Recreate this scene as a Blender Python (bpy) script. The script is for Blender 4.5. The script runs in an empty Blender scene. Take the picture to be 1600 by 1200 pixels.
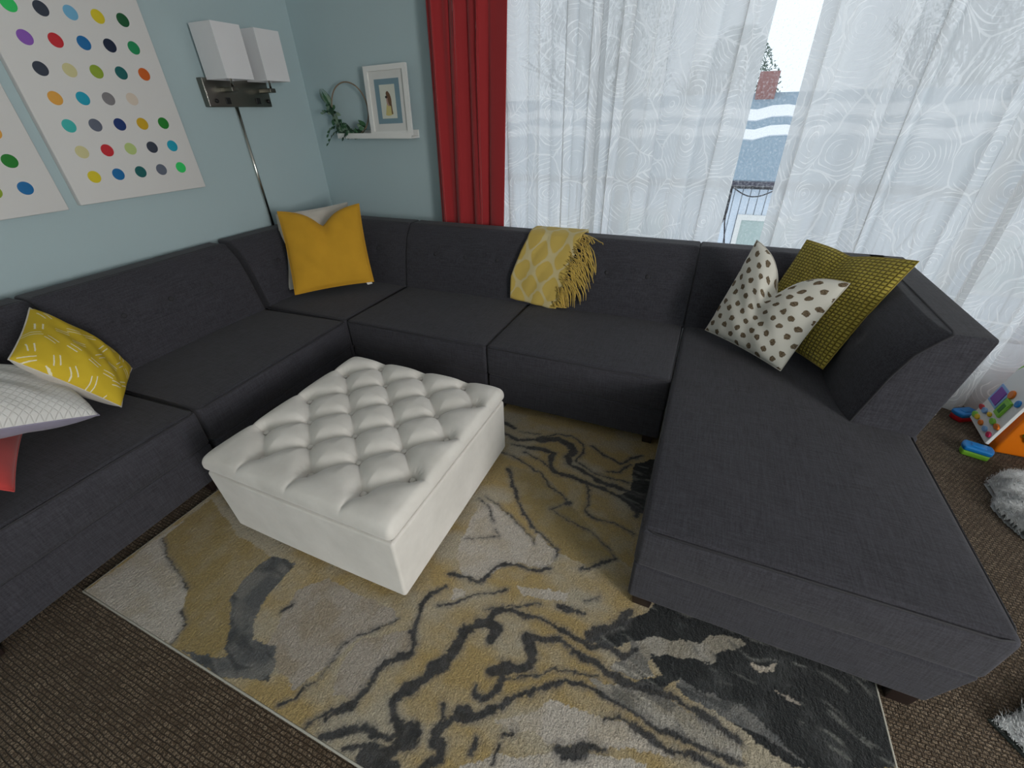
import bpy, math, random
import numpy as np
from mathutils import Vector, Matrix
random.seed(7); RNG = np.random.RandomState(11)
SC = bpy.context.scene; COL = SC.collection
PI = math.pi
XW, YW, CEIL = -2.92, 2.92, 2.5      # left wall, window wall, ceiling

# ------------------------------------------------------------------ objects
def empty(name, loc, label=None, cat=None, group=None, rotz=0.0):
    o = bpy.data.objects.new(name, None); COL.objects.link(o)
    o.location = loc; o.rotation_euler = (0, 0, rotz); o.empty_display_size = .1
    if label: o['label'] = label
    if cat: o['category'] = cat
    if group: o['group'] = group
    return o
class MB:
    """collects vertices and faces of one mesh"""
    def __init__(s): s.v = []; s.f = []; s.mi = []; s.uv = {}
    def add(s, vs, fs, mi=0, M=None, uv=None):
        b = len(s.v)
        if M is not None: vs = [tuple(M @ Vector(p)) for p in vs]
        s.v += [tuple(map(float, p)) for p in vs]
        s.f += [tuple(i + b for i in f) for f in fs]; s.mi += [mi] * len(fs)
        if uv is not None:
            for i, t in enumerate(uv): s.uv[b + i] = t
        return s
    def build(s, name, mats, parent=None, smooth=True, world=False, **props):
        me = bpy.data.meshes.new(name)
        vs = s.v
        if parent is not None and world:
            L = Vector(parent.location); vs = [(a - L.x, b - L.y, c - L.z) for a, b, c in vs]
        me.from_pydata(vs, [], s.f)
        if not isinstance(mats, (list, tuple)): mats = [mats]
        for m in mats: me.materials.append(m)
        me.polygons.foreach_set('material_index', s.mi)
        me.polygons.foreach_set('use_smooth', [bool(smooth)] * len(s.f))
        if s.uv:
            ul = me.uv_layers.new(name='UVMap')
            li = np.zeros(len(me.loops), dtype=np.int32); me.loops.foreach_get('vertex_index', li)
            tab = np.zeros((len(s.v), 2)); 
            for k, t in s.uv.items(): tab[k] = t
            ul.data.foreach_set('uv', tab[li].ravel())
        me.update()
        o = bpy.data.objects.new(name, me); COL.objects.link(o)
        if parent is not None: o.parent = parent
        for k, v in props.items(): o[k] = v
        return o
def autosmooth(o, ang=40):
    me = o.data
    me.set_sharp_from_angle(angle=math.radians(ang))
    return o
def rbox(c, s, r=.01, n=(1, 1, 1), k=3, fn=None):
    """rounded box: centre c, size s, radius r, n interior divisions, fn maps a point to a point"""
    h = [max(a / 2, 1e-4) for a in s]; r = min(r, *h)
    ax = []
    for i in range(3):
        inn = h[i] - r
        edge = [-h[i] + r - r * math.tan(PI / 4 * t / k) for t in range(k, 0, -1)]
        mid = [-inn + 2 * inn * t / n[i] for t in range(n[i] + 1)] if inn > 1e-6 else [0.0]
        ax.append(edge + mid + [-e for e in reversed(edge)])
    V = {}; vs = []; fs = []
    def vid(i, j, l):
        key = (i, j, l)
        if key not in V:
            p = [ax[0][i], ax[1][j], ax[2][l]]
            q = [max(-(h[a] - r), min(h[a] - r, p[a])) for a in range(3)]
            d = [p[a] - q[a] for a in range(3)]; m = math.sqrt(sum(t * t for t in d))
            if m > 1e-9: p = [q[a] + d[a] / m * r for a in range(3)]
            p = [p[a] + c[a] for a in range(3)]
            if fn: p = fn(*p)
            V[key] = len(vs); vs.append(tuple(p))
        return V[key]
    L = [len(a) - 1 for a in ax]
    for i in range(L[0]):
        for j in range(L[1]):
            fs.append((vid(i, j, L[2]), vid(i+1, j, L[2]), vid(i+1, j+1, L[2]), vid(i, j+1, L[2])))
            fs.append((vid(i, j, 0), vid(i, j+1, 0), vid(i+1, j+1, 0), vid(i+1, j, 0)))
    for i in range(L[0]):
        for l in range(L[2]):
            fs.append((vid(i, 0, l), vid(i+1, 0, l), vid(i+1, 0, l+1), vid(i, 0, l+1)))
            fs.append((vid(i, L[1], l), vid(i, L[1], l+1), vid(i+1, L[1], l+1), vid(i+1, L[1], l)))
    for j in range(L[1]):
        for l in range(L[2]):
            fs.append((vid(0, j, l), vid(0, j, l+1), vid(0, j+1, l+1), vid(0, j+1, l)))
            fs.append((vid(L[0], j, l), vid(L[0], j+1, l), vid(L[0], j+1, l+1), vid(L[0], j, l+1)))
    return vs, fs
def box(x0, x1, y0, y1, z0, z1):
    return [(x0,y0,z0),(x1,y0,z0),(x1,y1,z0),(x0,y1,z0),(x0,y0,z1),(x1,y0,z1),(x1,y1,z1),(x0,y1,z1)], \
           [(0,3,2,1),(4,5,6,7),(0,1,5,4),(1,2,6,5),(2,3,7,6),(3,0,4,7)]
def bx(x0, x1, y0, y1, z0, z1, r=.003, **k):
    return rbox(((x0+x1)/2, (y0+y1)/2, (z0+z1)/2), (x1-x0, y1-y0, z1-z0), r, k=2, **k)
def tube(pts, r, closed=False, n=8):
    P = [Vector(p) for p in pts]; m = len(P); vs = []; fs = []
    T = []
    for i in range(m):
        a = P[(i-1) % m] if (closed or i > 0) else P[i]; b = P[(i+1) % m] if (closed or i < m-1) else P[i]
        t = (b - a); T.append(t.normalized() if t.length > 1e-9 else Vector((0, 0, 1)))
    u = T[0].orthogonal().normalized()
    for i in range(m):
        u = (u - T[i] * u.dot(T[i])); u = u.normalized() if u.length > 1e-6 else T[i].orthogonal().normalized()
        w = T[i].cross(u); rr = r[i] if isinstance(r, (list, tuple)) else r
        for k in range(n):
            a = 2 * PI * k / n; vs.append(tuple(P[i] + (u * math.cos(a) + w * math.sin(a)) * rr))
    for i in range(m if closed else m - 1):
        for k in range(n):
            j = (i + 1) % m
            fs.append((i*n+k, i*n+(k+1) % n, j*n+(k+1) % n, j*n+k))
    if not closed:
        fs.append(tuple(range(n))[::-1]); fs.append(tuple((m-1)*n + k for k in range(n)))
    return vs, fs
def disc(c, ax, r, t, n=28, dome=.4):
    """round button: centre, axis, radius, thickness"""
    a = Vector(ax).normalized(); u = a.orthogonal().normalized(); w = a.cross(u); c = Vector(c)
    vs = []; fs = []; prof = [(r, 0), (r, t*(1-dome)), (r*.86, t*.92), (r*.5, t)]
    for rr, h in prof:
        for k in range(n):
            b = 2*PI*k/n; vs.append(tuple(c + a*h + (u*math.cos(b) + w*math.sin(b))*rr))
    vs.append(tuple(c + a*t))
    for i in range(len(prof)-1):
        for k in range(n): fs.append((i*n+k, i*n+(k+1) % n, (i+1)*n+(k+1) % n, (i+1)*n+k))
    b = (len(prof)-1)*n
    for k in range(n): fs.append((b+k, b+(k+1) % n, len(vs)-1))
    fs.append(tuple(range(n))[::-1])
    return vs, fs
def grid(nu, nv, fn, closed=False):
    vs = []; uv = []
    for j in range(nv+1):
        for i in range(nu+1):
            p, t = fn(i/nu, j/nv); vs.append(p); uv.append(t)
    fs = [(j*(nu+1)+i, j*(nu+1)+i+1, (j+1)*(nu+1)+i+1, (j+1)*(nu+1)+i) for j in range(nv) for i in range(nu)]
    return vs, fs, uv
def copy_tree(o, parent=None):
    c = o.copy(); COL.objects.link(c); c.parent = parent
    for ch in [x for x in SC.objects if x.parent == o and x is not c]: copy_tree(ch, c)
    return c
def noise2(x, y, seed=0):
    def hsh(i, j): 
        n = np.sin(i*127.1 + j*311.7 + seed*74.7) * 43758.5453
        return n - np.floor(n)
    i = np.floor(x); j = np.floor(y); fx = x-i; fy = y-j
    fx = fx*fx*(3-2*fx); fy = fy*fy*(3-2*fy)
    return (hsh(i, j)*(1-fx)+hsh(i+1, j)*fx)*(1-fy) + (hsh(i, j+1)*(1-fx)+hsh(i+1, j+1)*fx)*fy
def fbm(x, y, oct=4, seed=0):
    s = 0; a = .5; 
    for o in range(oct): s = s + a*noise2(x*2**o, y*2**o, seed+o*3); a *= .5
    return s

# ------------------------------------------------------------------ materials
class Mat:
    def __init__(s, name, base=(.5,.5,.5), rough=.6, metal=0, sheen=0, spec=.5, **kw):
        s.m = bpy.data.materials.new(name); s.m.use_nodes = True; s.nt = s.m.node_tree
        s.b = s.nt.nodes['Principled BSDF']; s.out = s.nt.nodes['Material Output']
        s.set('Base Color', (*base, 1)); s.set('Roughness', rough); s.set('Metallic', metal)
        s.set('Specular IOR Level', spec); s.set('Sheen Weight', sheen)
        for k, v in kw.items(): s.set(k.replace('_', ' '), v)
    def set(s, k, v): s.b.inputs[k].default_value = v
    def n(s, t, ins=None, **pr):
        nd = s.nt.nodes.new('ShaderNode' + t)
        for k, v in pr.items(): setattr(nd, k, v)
        for k, v in (ins or {}).items():
            sk = nd.inputs[k]
            if isinstance(v, bpy.types.NodeSocket): s.nt.links.new(v, sk)
            else: sk.default_value = v
        return nd
    def math(s, op, a, b=None, c=None, clamp=False):
        ins = {0: a}
        if b is not None: ins[1] = b
        if c is not None: ins[2] = c
        return s.n('Math', ins, operation=op, use_clamp=clamp).outputs[0]
    def vmath(s, op, a, b): return s.n('VectorMath', {0: a, 1: b}, operation=op).outputs[0]
    def co(s, which='Object'): return s.n('TexCoord').outputs[which]
    def mapg(s, v, scale=(1,1,1), rot=(0,0,0), loc=(0,0,0)):
        return s.n('Mapping', {'Vector': v, 'Scale': scale, 'Rotation': rot, 'Location': loc}).outputs[0]
    def noise(s, v, scale, detail=3, rough=.5, dist=0):
        return s.n('TexNoise', {'Vector': v, 'Scale': scale, 'Detail': detail, 'Roughness': rough, 'Distortion': dist}).outputs['Fac']
    def ramp(s, f, stops, interp='LINEAR'):
        nd = s.n('ValToRGB', {'Fac': f}); cr = nd.color_ramp; cr.interpolation = interp
        while len(cr.elements) < len(stops): cr.elements.new(.5)
        for e, (p, c) in zip(cr.elements, stops):
            e.position = p; e.color = (*c, 1) if len(c) == 3 else c
        return nd.outputs['Color']
    def rng(s, f, a, b, c=0., d=1.):
        return s.n('MapRange', {'Value': f, 'From Min': a, 'From Max': b, 'To Min': c, 'To Max': d}).outputs[0]
    def mix(s, f, a, b, mode='MIX'):
        nd = s.n('Mix', data_type='RGBA', blend_type=mode)
        for k, v in ((0, f), (6, a), (7, b)):
            if isinstance(v, bpy.types.NodeSocket): s.nt.links.new(v, nd.inputs[k])
            else: nd.inputs[k].default_value = (*v, 1) if isinstance(v, tuple) and len(v) == 3 else v
        return nd.outputs[2]
    def color(s, c): s.nt.links.new(c, s.b.inputs['Base Color'])
    def bump(s, h, strength=.3, dist=.002):
        nd = s.n('Bump', {'Height': h, 'Strength': strength, 'Distance': dist}); s.nt.links.new(nd.outputs[0], s.b.inputs['Normal']); return nd
def plain(name, c, rough=.6, **k): return Mat(name, c, rough, **k).m

def weave_mat(name, c, var=.45, rough=.9, sheen=.25, sc=1.0, bumpk=.35):
    M = Mat(name, c, rough, sheen=sheen, spec=.25); v = M.co()
    a = M.noise(M.mapg(v, (14*sc, 210*sc, 210*sc)), 1.0, 3); b = M.noise(M.mapg(v, (210*sc, 14*sc, 210*sc)), 1.0, 3)
    d = M.noise(M.mapg(v, (210*sc, 210*sc, 16*sc)), 1.0, 3); big = M.noise(v, 9, 4)
    s_ = M.math('ADD', M.math('ADD', a, b), d)
    f = M.rng(s_, 1.1, 1.9)
    lo = tuple(x*(1-var) for x in c); hi = tuple(x*(1+var) for x in c)
    col = M.mix(f, lo, hi); col = M.mix(M.rng(big, .3, .7, .0, .35), col, tuple(x*1.25 for x in c))
    M.color(col); M.bump(s_, bumpk, .0012); return M.m

SOFA = weave_mat('charcoal_linen', (.042, .041, .050), .46, sheen=.10)
PIPE = plain('charcoal_piping', (.030, .029, .034), .85)
BTN = plain('charcoal_button', (.030, .029, .034), .8)
DARKWOOD = Mat('dark_wood', (.018, .010, .009), .45).m
def velvet():
    M = Mat('cream_velvet', (.69, .66, .63), .85, sheen=.5, spec=.2); v = M.co()
    n = M.noise(v, 6, 5, .6); M.color(M.mix(M.rng(n, .3, .7), (.66, .63, .585), (.80, .765, .72)))
    M.bump(M.noise(v, 260, 2), .12, .001); return M.m
VELVET = velvet()
def wallpaint(name, c):
    M = Mat(name, c, .75, spec=.3); v = M.co()
    n = M.noise(v, 1.3, 3); M.color(M.mix(n, tuple(x*.96 for x in c), tuple(x*1.04 for x in c)))
    M.bump(M.noise(v, 220, 3), .12, .001); return M.m
BLUE = wallpaint('pale_blue_paint', (.445, .56, .59))
WHITEP = plain('white_trim_paint', (.80, .80, .78), .45)
CEILM = wallpaint('white_ceiling_paint', (.80, .80, .78))
def carpet():
    M = Mat('brown_loop_carpet', (.14, .1, .07), .95, sheen=.15, spec=.15); v = M.co()
    vv = M.vmath('ADD', v, M.mapg(M.n('TexNoise', {'Vector': v, 'Scale': 30., 'Detail': 3.}).outputs['Color'], (.014, .010, 0)))
    br = M.n('TexBrick', {'Vector': vv, 'Color1': (1,1,1,1), 'Color2': (.62,.62,.62,1), 'Mortar': (.0,.0,.0,1), 'Scale': 1.0, 'Mortar Size': .0028,
                          'Mortar Smooth': 1.0, 'Bias': 0., 'Brick Width': .017, 'Row Height': .012}, offset=.5)
    f = br.outputs['Color']; n2 = M.noise(v, 260, 3); n3 = M.noise(v, 5, 4)
    g = M.math('MULTIPLY', M.n('RGBToBW', {0: f}).outputs[0], M.rng(n2, .35, .7, .2, 1.1))
    col = M.ramp(g, [(0, (.026, .017, .009)), (.42, (.125, .084, .05)), (1, (.60, .46, .32))])
    col = M.mix(M.rng(n3, .35, .65, 0, .35), col, (.07, .045, .028), 'MIX')
    M.color(col); M.bump(g, .9, .006); return M.m
CARPET = carpet()
def rugmat():
    M = Mat('marbled_rug_pile', (.4, .35, .25), .95, sheen=.2, spec=.1); v = M.co()
    a = M.n('VertexColor', layer_name='pattern').outputs['Color']
    n = M.noise(v, 210, 3, .7); n1 = M.noise(M.mapg(v, (1, .55, 1), (0, 0, .6)), 95, 2)
    col = M.mix(M.rng(n, .25, .75, .0, 1.), M.mix(1.0, a, (.60,.60,.60), 'MULTIPLY'), M.mix(1.0, a, (1.42,1.42,1.42), 'MULTIPLY'))
    M.color(col); M.bump(M.math('ADD', n, n1), 1.0, .009); return M.m
RUGM = rugmat()
RUGEDGE = plain('rug_binding', (.50, .48, .42), .9)
def sheermat():
    M = Mat('patterned_sheer_voile'); uv = M.co('UV')
    nz = M.n('TexNoise', {'Vector': uv, 'Scale': 4.2, 'Detail': 2.5}).outputs['Color']
    u2 = M.vmath('ADD', uv, M.mapg(nz, (.11, .11, 0), (0, 0, 0), (-.05, -.05, 0)))
    vo = M.n('TexVoronoi', {'Vector': M.mapg(u2, (1.0, .85, 1)), 'Scale': 3.9, 'Randomness': 1.0}, voronoi_dimensions='2D', feature='F1')
    d = M.math('MULTIPLY', vo.outputs['Distance'], 13.5)
    fr = M.math('ABSOLUTE', M.math('SUBTRACT', M.math('FRACT', d), .5))
    brk = M.noise(uv, 11, 2); wob = M.rng(brk, .42, .62, .0, .13)
    line = M.n('MapRange', {'Value': M.math('SUBTRACT', wob, fr), 'From Min': -.025, 'From Max': .025}).outputs[0]
    vd = M.n('TexVoronoi', {'Vector': M.mapg(u2, (1.0, .85, 1)), 'Scale': 3.9, 'Randomness': 1.0}, voronoi_dimensions='2D', feature='DISTANCE_TO_EDGE')
    ed = M.n('MapRange', {'Value': vd.outputs['Distance'], 'From Min': .010, 'From Max': .018, 'To Min': .8, 'To Max': 0.}).outputs[0]
    line = M.math('MAXIMUM', line, ed)
    th = M.math('MULTIPLY', M.n('MapRange', {'Value': M.noise(M.mapg(uv, (900, 900, 1)), 1, 1), 'From Min': .3, 'From Max': .7, 'To Min': .9, 'To Max': 1.1}).outputs[0], 1.0)
    tl = M.n('BsdfTranslucent', {'Color': M.mix(line, (.84, .85, .86), (.98, .98, .98))}).outputs[0]
    df = M.n('BsdfDiffuse', {'Color': M.mix(line, (.70, .70, .70), (.90, .90, .90))}).outputs[0]
    s1 = M.n('MixShader', {0: .34, 1: tl, 2: df}).outputs[0]
    tr = M.n('BsdfTransparent', {'Color': (1, 1, 1, 1)}).outputs[0]
    fac = M.math('MULTIPLY', M.mix(line, (.87, .87, .87), (.97, .97, .97)), th)
    ms = M.n('MixShader', {0: fac, 1: tr, 2: s1}).outputs[0]
    M.nt.links.new(ms, M.out.inputs[0]); return M.m
SHEER = sheermat()
def redvelvet():
    M = Mat('red_drape_cloth', (.42, .03, .035), .75, sheen=.4, spec=.2); v = M.co()
    M.bump(M.noise(v, 300, 2), .15, .001)
    tl = M.n('BsdfTranslucent', {'Color': (.55, .02, .03, 1)}).outputs[0]
    ms = M.n('MixShader', {0: .12, 1: M.b.outputs[0], 2: tl}).outputs[0]; M.nt.links.new(ms, M.out.inputs[0]); return M.m
REDM = redvelvet()
def glassmat():
    M = Mat('window_glass')
    v = M.co(); n = M.noise(v, 90, 3, .7)
    tr = M.n('BsdfTransparent', {'Color': (.93, .96, .97, 1)}).outputs[0]
    df = M.n('BsdfTranslucent', {'Color': (.9, .93, .97, 1)}).outputs[0]
    fr = M.n('MixShader', {0: M.rng(n, .5, .7, .0, .22), 1: tr, 2: df}).outputs[0]
    gl = M.n('BsdfGlossy', {'Color': (1,1,1,1), 'Roughness': .02}).outputs[0]
    ms = M.n('MixShader', {0: .04, 1: fr, 2: gl}).outputs[0]; M.nt.links.new(ms, M.out.inputs[0]); return M.m
GLASS = glassmat()
NICKEL = Mat('brushed_nickel', (.20, .195, .17), .33, metal=1).m
CHROME = Mat('polished_nickel', (.62, .60, .56), .18, metal=1).m
BLACKP = plain('black_plastic', (.01, .01, .01), .4)
def shadem():
    M = Mat('white_lamp_shade_fabric', (.78, .78, .80), .9); v = M.co()
    M.bump(M.noise(v, 400, 2), .1, .0006); return M.m
SHADE = shadem()

# ------------------------------------------------------------------ the room
def struct(name, vf, m, smooth=False):
    b = MB(); 
    for t in (vf if isinstance(vf, list) else [vf]): b.add(*t)
    return b.build(name, m, smooth=smooth, kind='structure')
XR, YF = 3.6, -2.8
struct('floor', box(XW-.1, XR+.1, YF-.1, YW+.12, -.1, 0), CARPET)
struct('ceiling', box(XW-.1, XR+.1, YF-.1, YW+.12, CEIL, CEIL+.1), CEILM)
struct('wall_left', box(XW-.12, XW, YF-.1, YW+.12, 0, CEIL), BLUE)
struct('wall_front', box(XW, XR, YF-.12, YF, 0, CEIL), BLUE)
WX0, WX1, WZ0, WZ1 = -1.42, 2.75, .18, 2.32
struct('wall_back', [box(XW, WX0, YW, YW+.12, 0, CEIL), box(WX1, XR, YW, YW+.12, 0, CEIL),
                     box(WX0, WX1, YW, YW+.12, 0, WZ0), box(WX0, WX1, YW, YW+.12, WZ1, CEIL)], BLUE)
RY0, RY1, RZ0, RZ1 = -2.0, -.4, .85, 2.15
struct('wall_right', [box(XR, XR+.12, YF, RY0, 0, CEIL), box(XR, XR+.12, RY1, YW, 0, CEIL),
                      box(XR, XR+.12, RY0, RY1, 0, RZ0), box(XR, XR+.12, RY0, RY1, RZ1, CEIL)], BLUE)
struct('baseboard_left', bx(XW, XW+.015, YF, YW, 0, .09), WHITEP)
struct('baseboard_back', bx(XW+.015, XR, YW-.015, YW, 0, .09), WHITEP)
struct('baseboard_right', bx(XR-.015, XR, YF, YW-.015, 0, .09), WHITEP)
def window(name, x0, x1, z0, z1, y0, y1, mull, axis='x'):
    fb = MB(); w = .05
    def pc(a0, a1, b0, b1):
        if axis == 'x': fb.add(*bx(a0, a1, y0, y1, b0, b1, .004))
        else: fb.add(*bx(y0, y1, a0, a1, b0, b1, .004))
    pc(x0, x1, z0, z0+w); pc(x0, x1, z1-w, z1); pc(x0, x0+w, z0+w, z1-w); pc(x1-w, x1, z0+w, z1-w)
    for m in mull: pc(m-w/2, m+w/2, z0+w, z1-w)
    o = fb.build(name, WHITEP, smooth=True, kind='structure'); autosmooth(o)
    g = MB(); ym = (y0+y1)/2; e = [x0+w] + [t for m in mull for t in (m-w/2, m+w/2)] + [x1-w]
    for i in range(0, len(e), 2):
        if axis == 'x': g.add(*box(e[i], e[i+1], ym-.003, ym+.003, z0+w, z1-w))
        else: g.add(*box(ym-.003, ym+.003, e[i], e[i+1], z0+w, z1-w))
    g.build('window_pane', GLASS, o, smooth=False)
    return o
window('window_1', WX0, WX1, WZ0, WZ1, YW+.04, YW+.10, [-.55, 1.25])
window('window_2', RY0, RY1, RZ0, RZ1, XR+.04, XR+.10, [-1.15], 'y')

# ------------------------------------------------------------------ sofa pieces (front at local y=0, rear at y=D)
SEAT, SPLIT, BOT, TOP, D = .428, .245, .07, .845, .94
def seat_fn(x0, x1, y0, y1, amp=.014, front=.010):
    cx, cy, hx, hy = (x0+x1)/2, (y0+y1)/2, (x1-x0)/2, (y1-y0)/2
    def f(x, y, z):
        u, v = (x-cx)/hx, (y-cy)/hy
        if z > (SEAT+SPLIT)/2: z += amp*(1-abs(u)**3)*(1-abs(v)**3) + .0035*math.sin(9*x+4*y)*(1-u*u)*(1-v*v)
        if v < -.8: y -= front*(1-u*u)*math.sin(PI*max(0, min(1, (z-SPLIT)/(SEAT-SPLIT))))
        return x, y, z
    return f
def back_front(t):
    """offset of the front face from the rear face at height fraction t (0 seat, 1 top)"""
    T = [(-1, .34), (0, .285), (.27, .258), (.55, .232), (.78, .198), (.9, .162), (1, .125)]
    for (a, p), (b, q) in zip(T, T[1:]):
        if t <= b: return p + (q-p)*(t-a)/(b-a)
    return T[-1][1]
def back_shape(dents, x0, x1):
    z0 = .40
    def f(x, y, z):                              # y is given 0..1 front..rear as fraction*0.3
        t = (z-SEAT)/(TOP-SEAT); v = y/.3
        yf = D-.01-back_front(t); yr = D-.01
        yy = yf + (yr-yf)*v
        if v < .3:
            k = (1-v/.3); u = (x-(x0+x1)/2)/((x1-x0)/2)
            yy -= .016*k*(1-abs(u)**4)*math.sin(PI*max(0, min(1, t*.93)))
            for bxx, bz in dents:
                d2 = (x-bxx)**2+(z-bz)**2; yy += .017*k*math.exp(-d2/.0011)
        return x, yy, z
    return f
def front_y(x, z, x0, x1):
    t = (z-SEAT)/(TOP-SEAT); u = (x-(x0+x1)/2)/((x1-x0)/2)
    return D-.01-back_front(t)-.016*(1-abs(u)**4)*math.sin(PI*max(0, min(1, t*.93)))
def add_legs(par, pts, h=BOT+.006, w=.055, m=DARKWOOD):
    for pt in pts:
        x, y = pt[:2]; z0 = pt[2] if len(pt) > 2 else 0.0      # legs that stand on the rug start at its pile
        b = MB(); b.add(*rbox((x, y, (h+z0)/2), (w, w, h-z0), .004, k=2, fn=lambda a, c, z: (x+(a-x)*(.82+.18*z/h), y+(c-y)*(.82+.18*z/h), z)))
        b.build('leg', m, par)
def seat_part(par, x0, x1, y0, y1, pipe=True):
    b = MB(); b.add(*rbox(((x0+x1)/2, (y0+y1)/2, (SEAT+SPLIT)/2), (x1-x0, y1-y0, SEAT-SPLIT), .020, (18, 18, 4), 4, seat_fn(x0, x1, y0, y1)))
    o = b.build('seat', SOFA, par)
    e = .0045; p = []
    for a, c in ((x0+e, y1-.02), (x0+e, y0+.03), (x0+.012, y0+.008), (x0+.03, y0+e-.004), (x1-.03, y0+e-.004), (x1-.012, y0+.008), (x1-e, y0+.03), (x1-e, y1-.02)):
        p.append((a, c, SEAT-.006))
    if pipe: MB().add(*tube(p, .0036, n=6)).build('piping', PIPE, o)
    return o
def base_part(par, x0, x1, y0, y1, inset=.004):
    b = MB(); b.add(*rbox(((x0+x1)/2, (y0+y1)/2, (BOT+SPLIT)/2), (x1-x0-2*inset, y1-y0-2*inset, SPLIT-BOT+.004), .012, (8, 8, 3), 3))
    return b.build('base', SOFA, par)
def back_part(par, x0, x1, buttons, name='backrest'):
    dz = .675; dents = [(bxx, dz) for bxx in buttons]
    b = MB(); b.add(*rbox(((x0+x1)/2, .15, (.40+TOP)/2), (x1-x0, .3, TOP-.40), .014, (max(12, int((x1-x0)/.022)), 5, 22), 3, back_shape(dents, x0, x1)))
    o = b.build(name, SOFA, par)
    e = .006; p = []
    zs = [SEAT+.01 + (TOP-.02-SEAT-.01)*i/10 for i in range(11)]
    for z in zs: p.append((x0+e, D-.01-back_front((z-SEAT)/(TOP-SEAT))+.004, z))
    n = 12
    for i in range(n+1):
        x = x0+.02+(x1-x0-.04)*i/n; p.append((x, D-.01-back_front(1)+.010, TOP-.002))
    for z in reversed(zs): p.append((x1-e, D-.01-back_front((z-SEAT)/(TOP-SEAT))+.004, z))
    MB().add(*tube(p, .0042, n=6)).build('piping', PIPE, o)
    for bxx, bz in dents:
        y = front_y(bxx, bz, x0, x1)+.016
        MB().add(*disc((bxx, y, bz), (0, -1, .3), .013, .008, 16)).build('button', BTN, o)
    return o
GSOFA = 'pieces of the charcoal sectional sofa'
def armless(loc, w, rot, label, buttons=3, zr=0.0):
    r = empty('sofa_section', loc, label, 'sofa', GSOFA, rot)
    base_part(r, .002, w-.002, 0, D-.01); seat_part(r, .0008, w-.0008, 0, .70)
    st = w/4.1
    back_part(r, .0, w-.0, [w/2+(i-(buttons-1)/2)*st for i in range(buttons)])
    add_legs(r, [(.06, .05, zr), (w-.06, .05, zr), (.06, D-.07), (w-.06, D-.07)])
    return r
armless((-.97, 1.83, 0), .97, 0, 'grey armless sofa section along the curtains, between the chaise and the yellow throw', zr=.0125)
armless((-1.94, 1.83, 0), .97, 0, 'grey armless sofa section along the curtains, next to the corner piece, below the red drape', zr=.0125)
A93 = math.radians(93.0)
armless((-1.885, .835, 0), .99, A93, 'grey armless sofa section against the blue wall under the spotted canvas')
# end piece of the left run, with its arm
def end_section():
    r = empty('sofa_section', (-1.835, -.135, 0), 'grey end section of the sofa at the left edge, pile of pillows on it', 'sofa', GSOFA, A93)
    w = .965; ax = .19
    base_part(r, .002, w-.002, 0, D-.01); seat_part(r, ax+.003, w-.003, 0, .70)
    back_part(r, ax+.004, w-.0, [ax+.2, ax+.39, ax+.58])
    z1 = TOP
    def fn(x, y, z):
        t = (z-SEAT)/(TOP-SEAT)
        if t > 0 and y < .45: y = y + t*.22*(1-y/.45)
        return x, y, z
    b = MB(); b.add(*rbox((ax/2, D/2-.005, (SPLIT+z1)/2), (ax-.004, D-.01, z1-SPLIT), .03, (5, 16, 12), 4, fn))
    o = b.build('armrest', SOFA, r)
    add_legs(r, [(.09, .06), (w-.06, .05), (.09, D-.07), (w-.06, D-.07)])
end_section()
# corner piece: two backs that meet in the corner
def corner():
    r = empty('corner_sofa_section', (-2.885, 1.83, 0), 'grey corner section of the sofa, mustard pillow leaning in it', 'sofa', GSOFA)
    w = .94
    base_part(r, .004, w-.002, .0, D-.01); seat_part(r, .25, w-.003, .0, .70)
    back_part(r, .20, w-.0, [.50, .70])
    o = back_part(r, 0, .70, [.22, .44])          # turned to face right, against the left wall
    o.rotation_euler = (0, 0, PI/2); o.location = (D-.005, .002, 0)
    add_legs(r, [(.06, .06), (w-.06, .06), (.06, D-.07), (w-.06, D-.07)])
corner()
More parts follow.
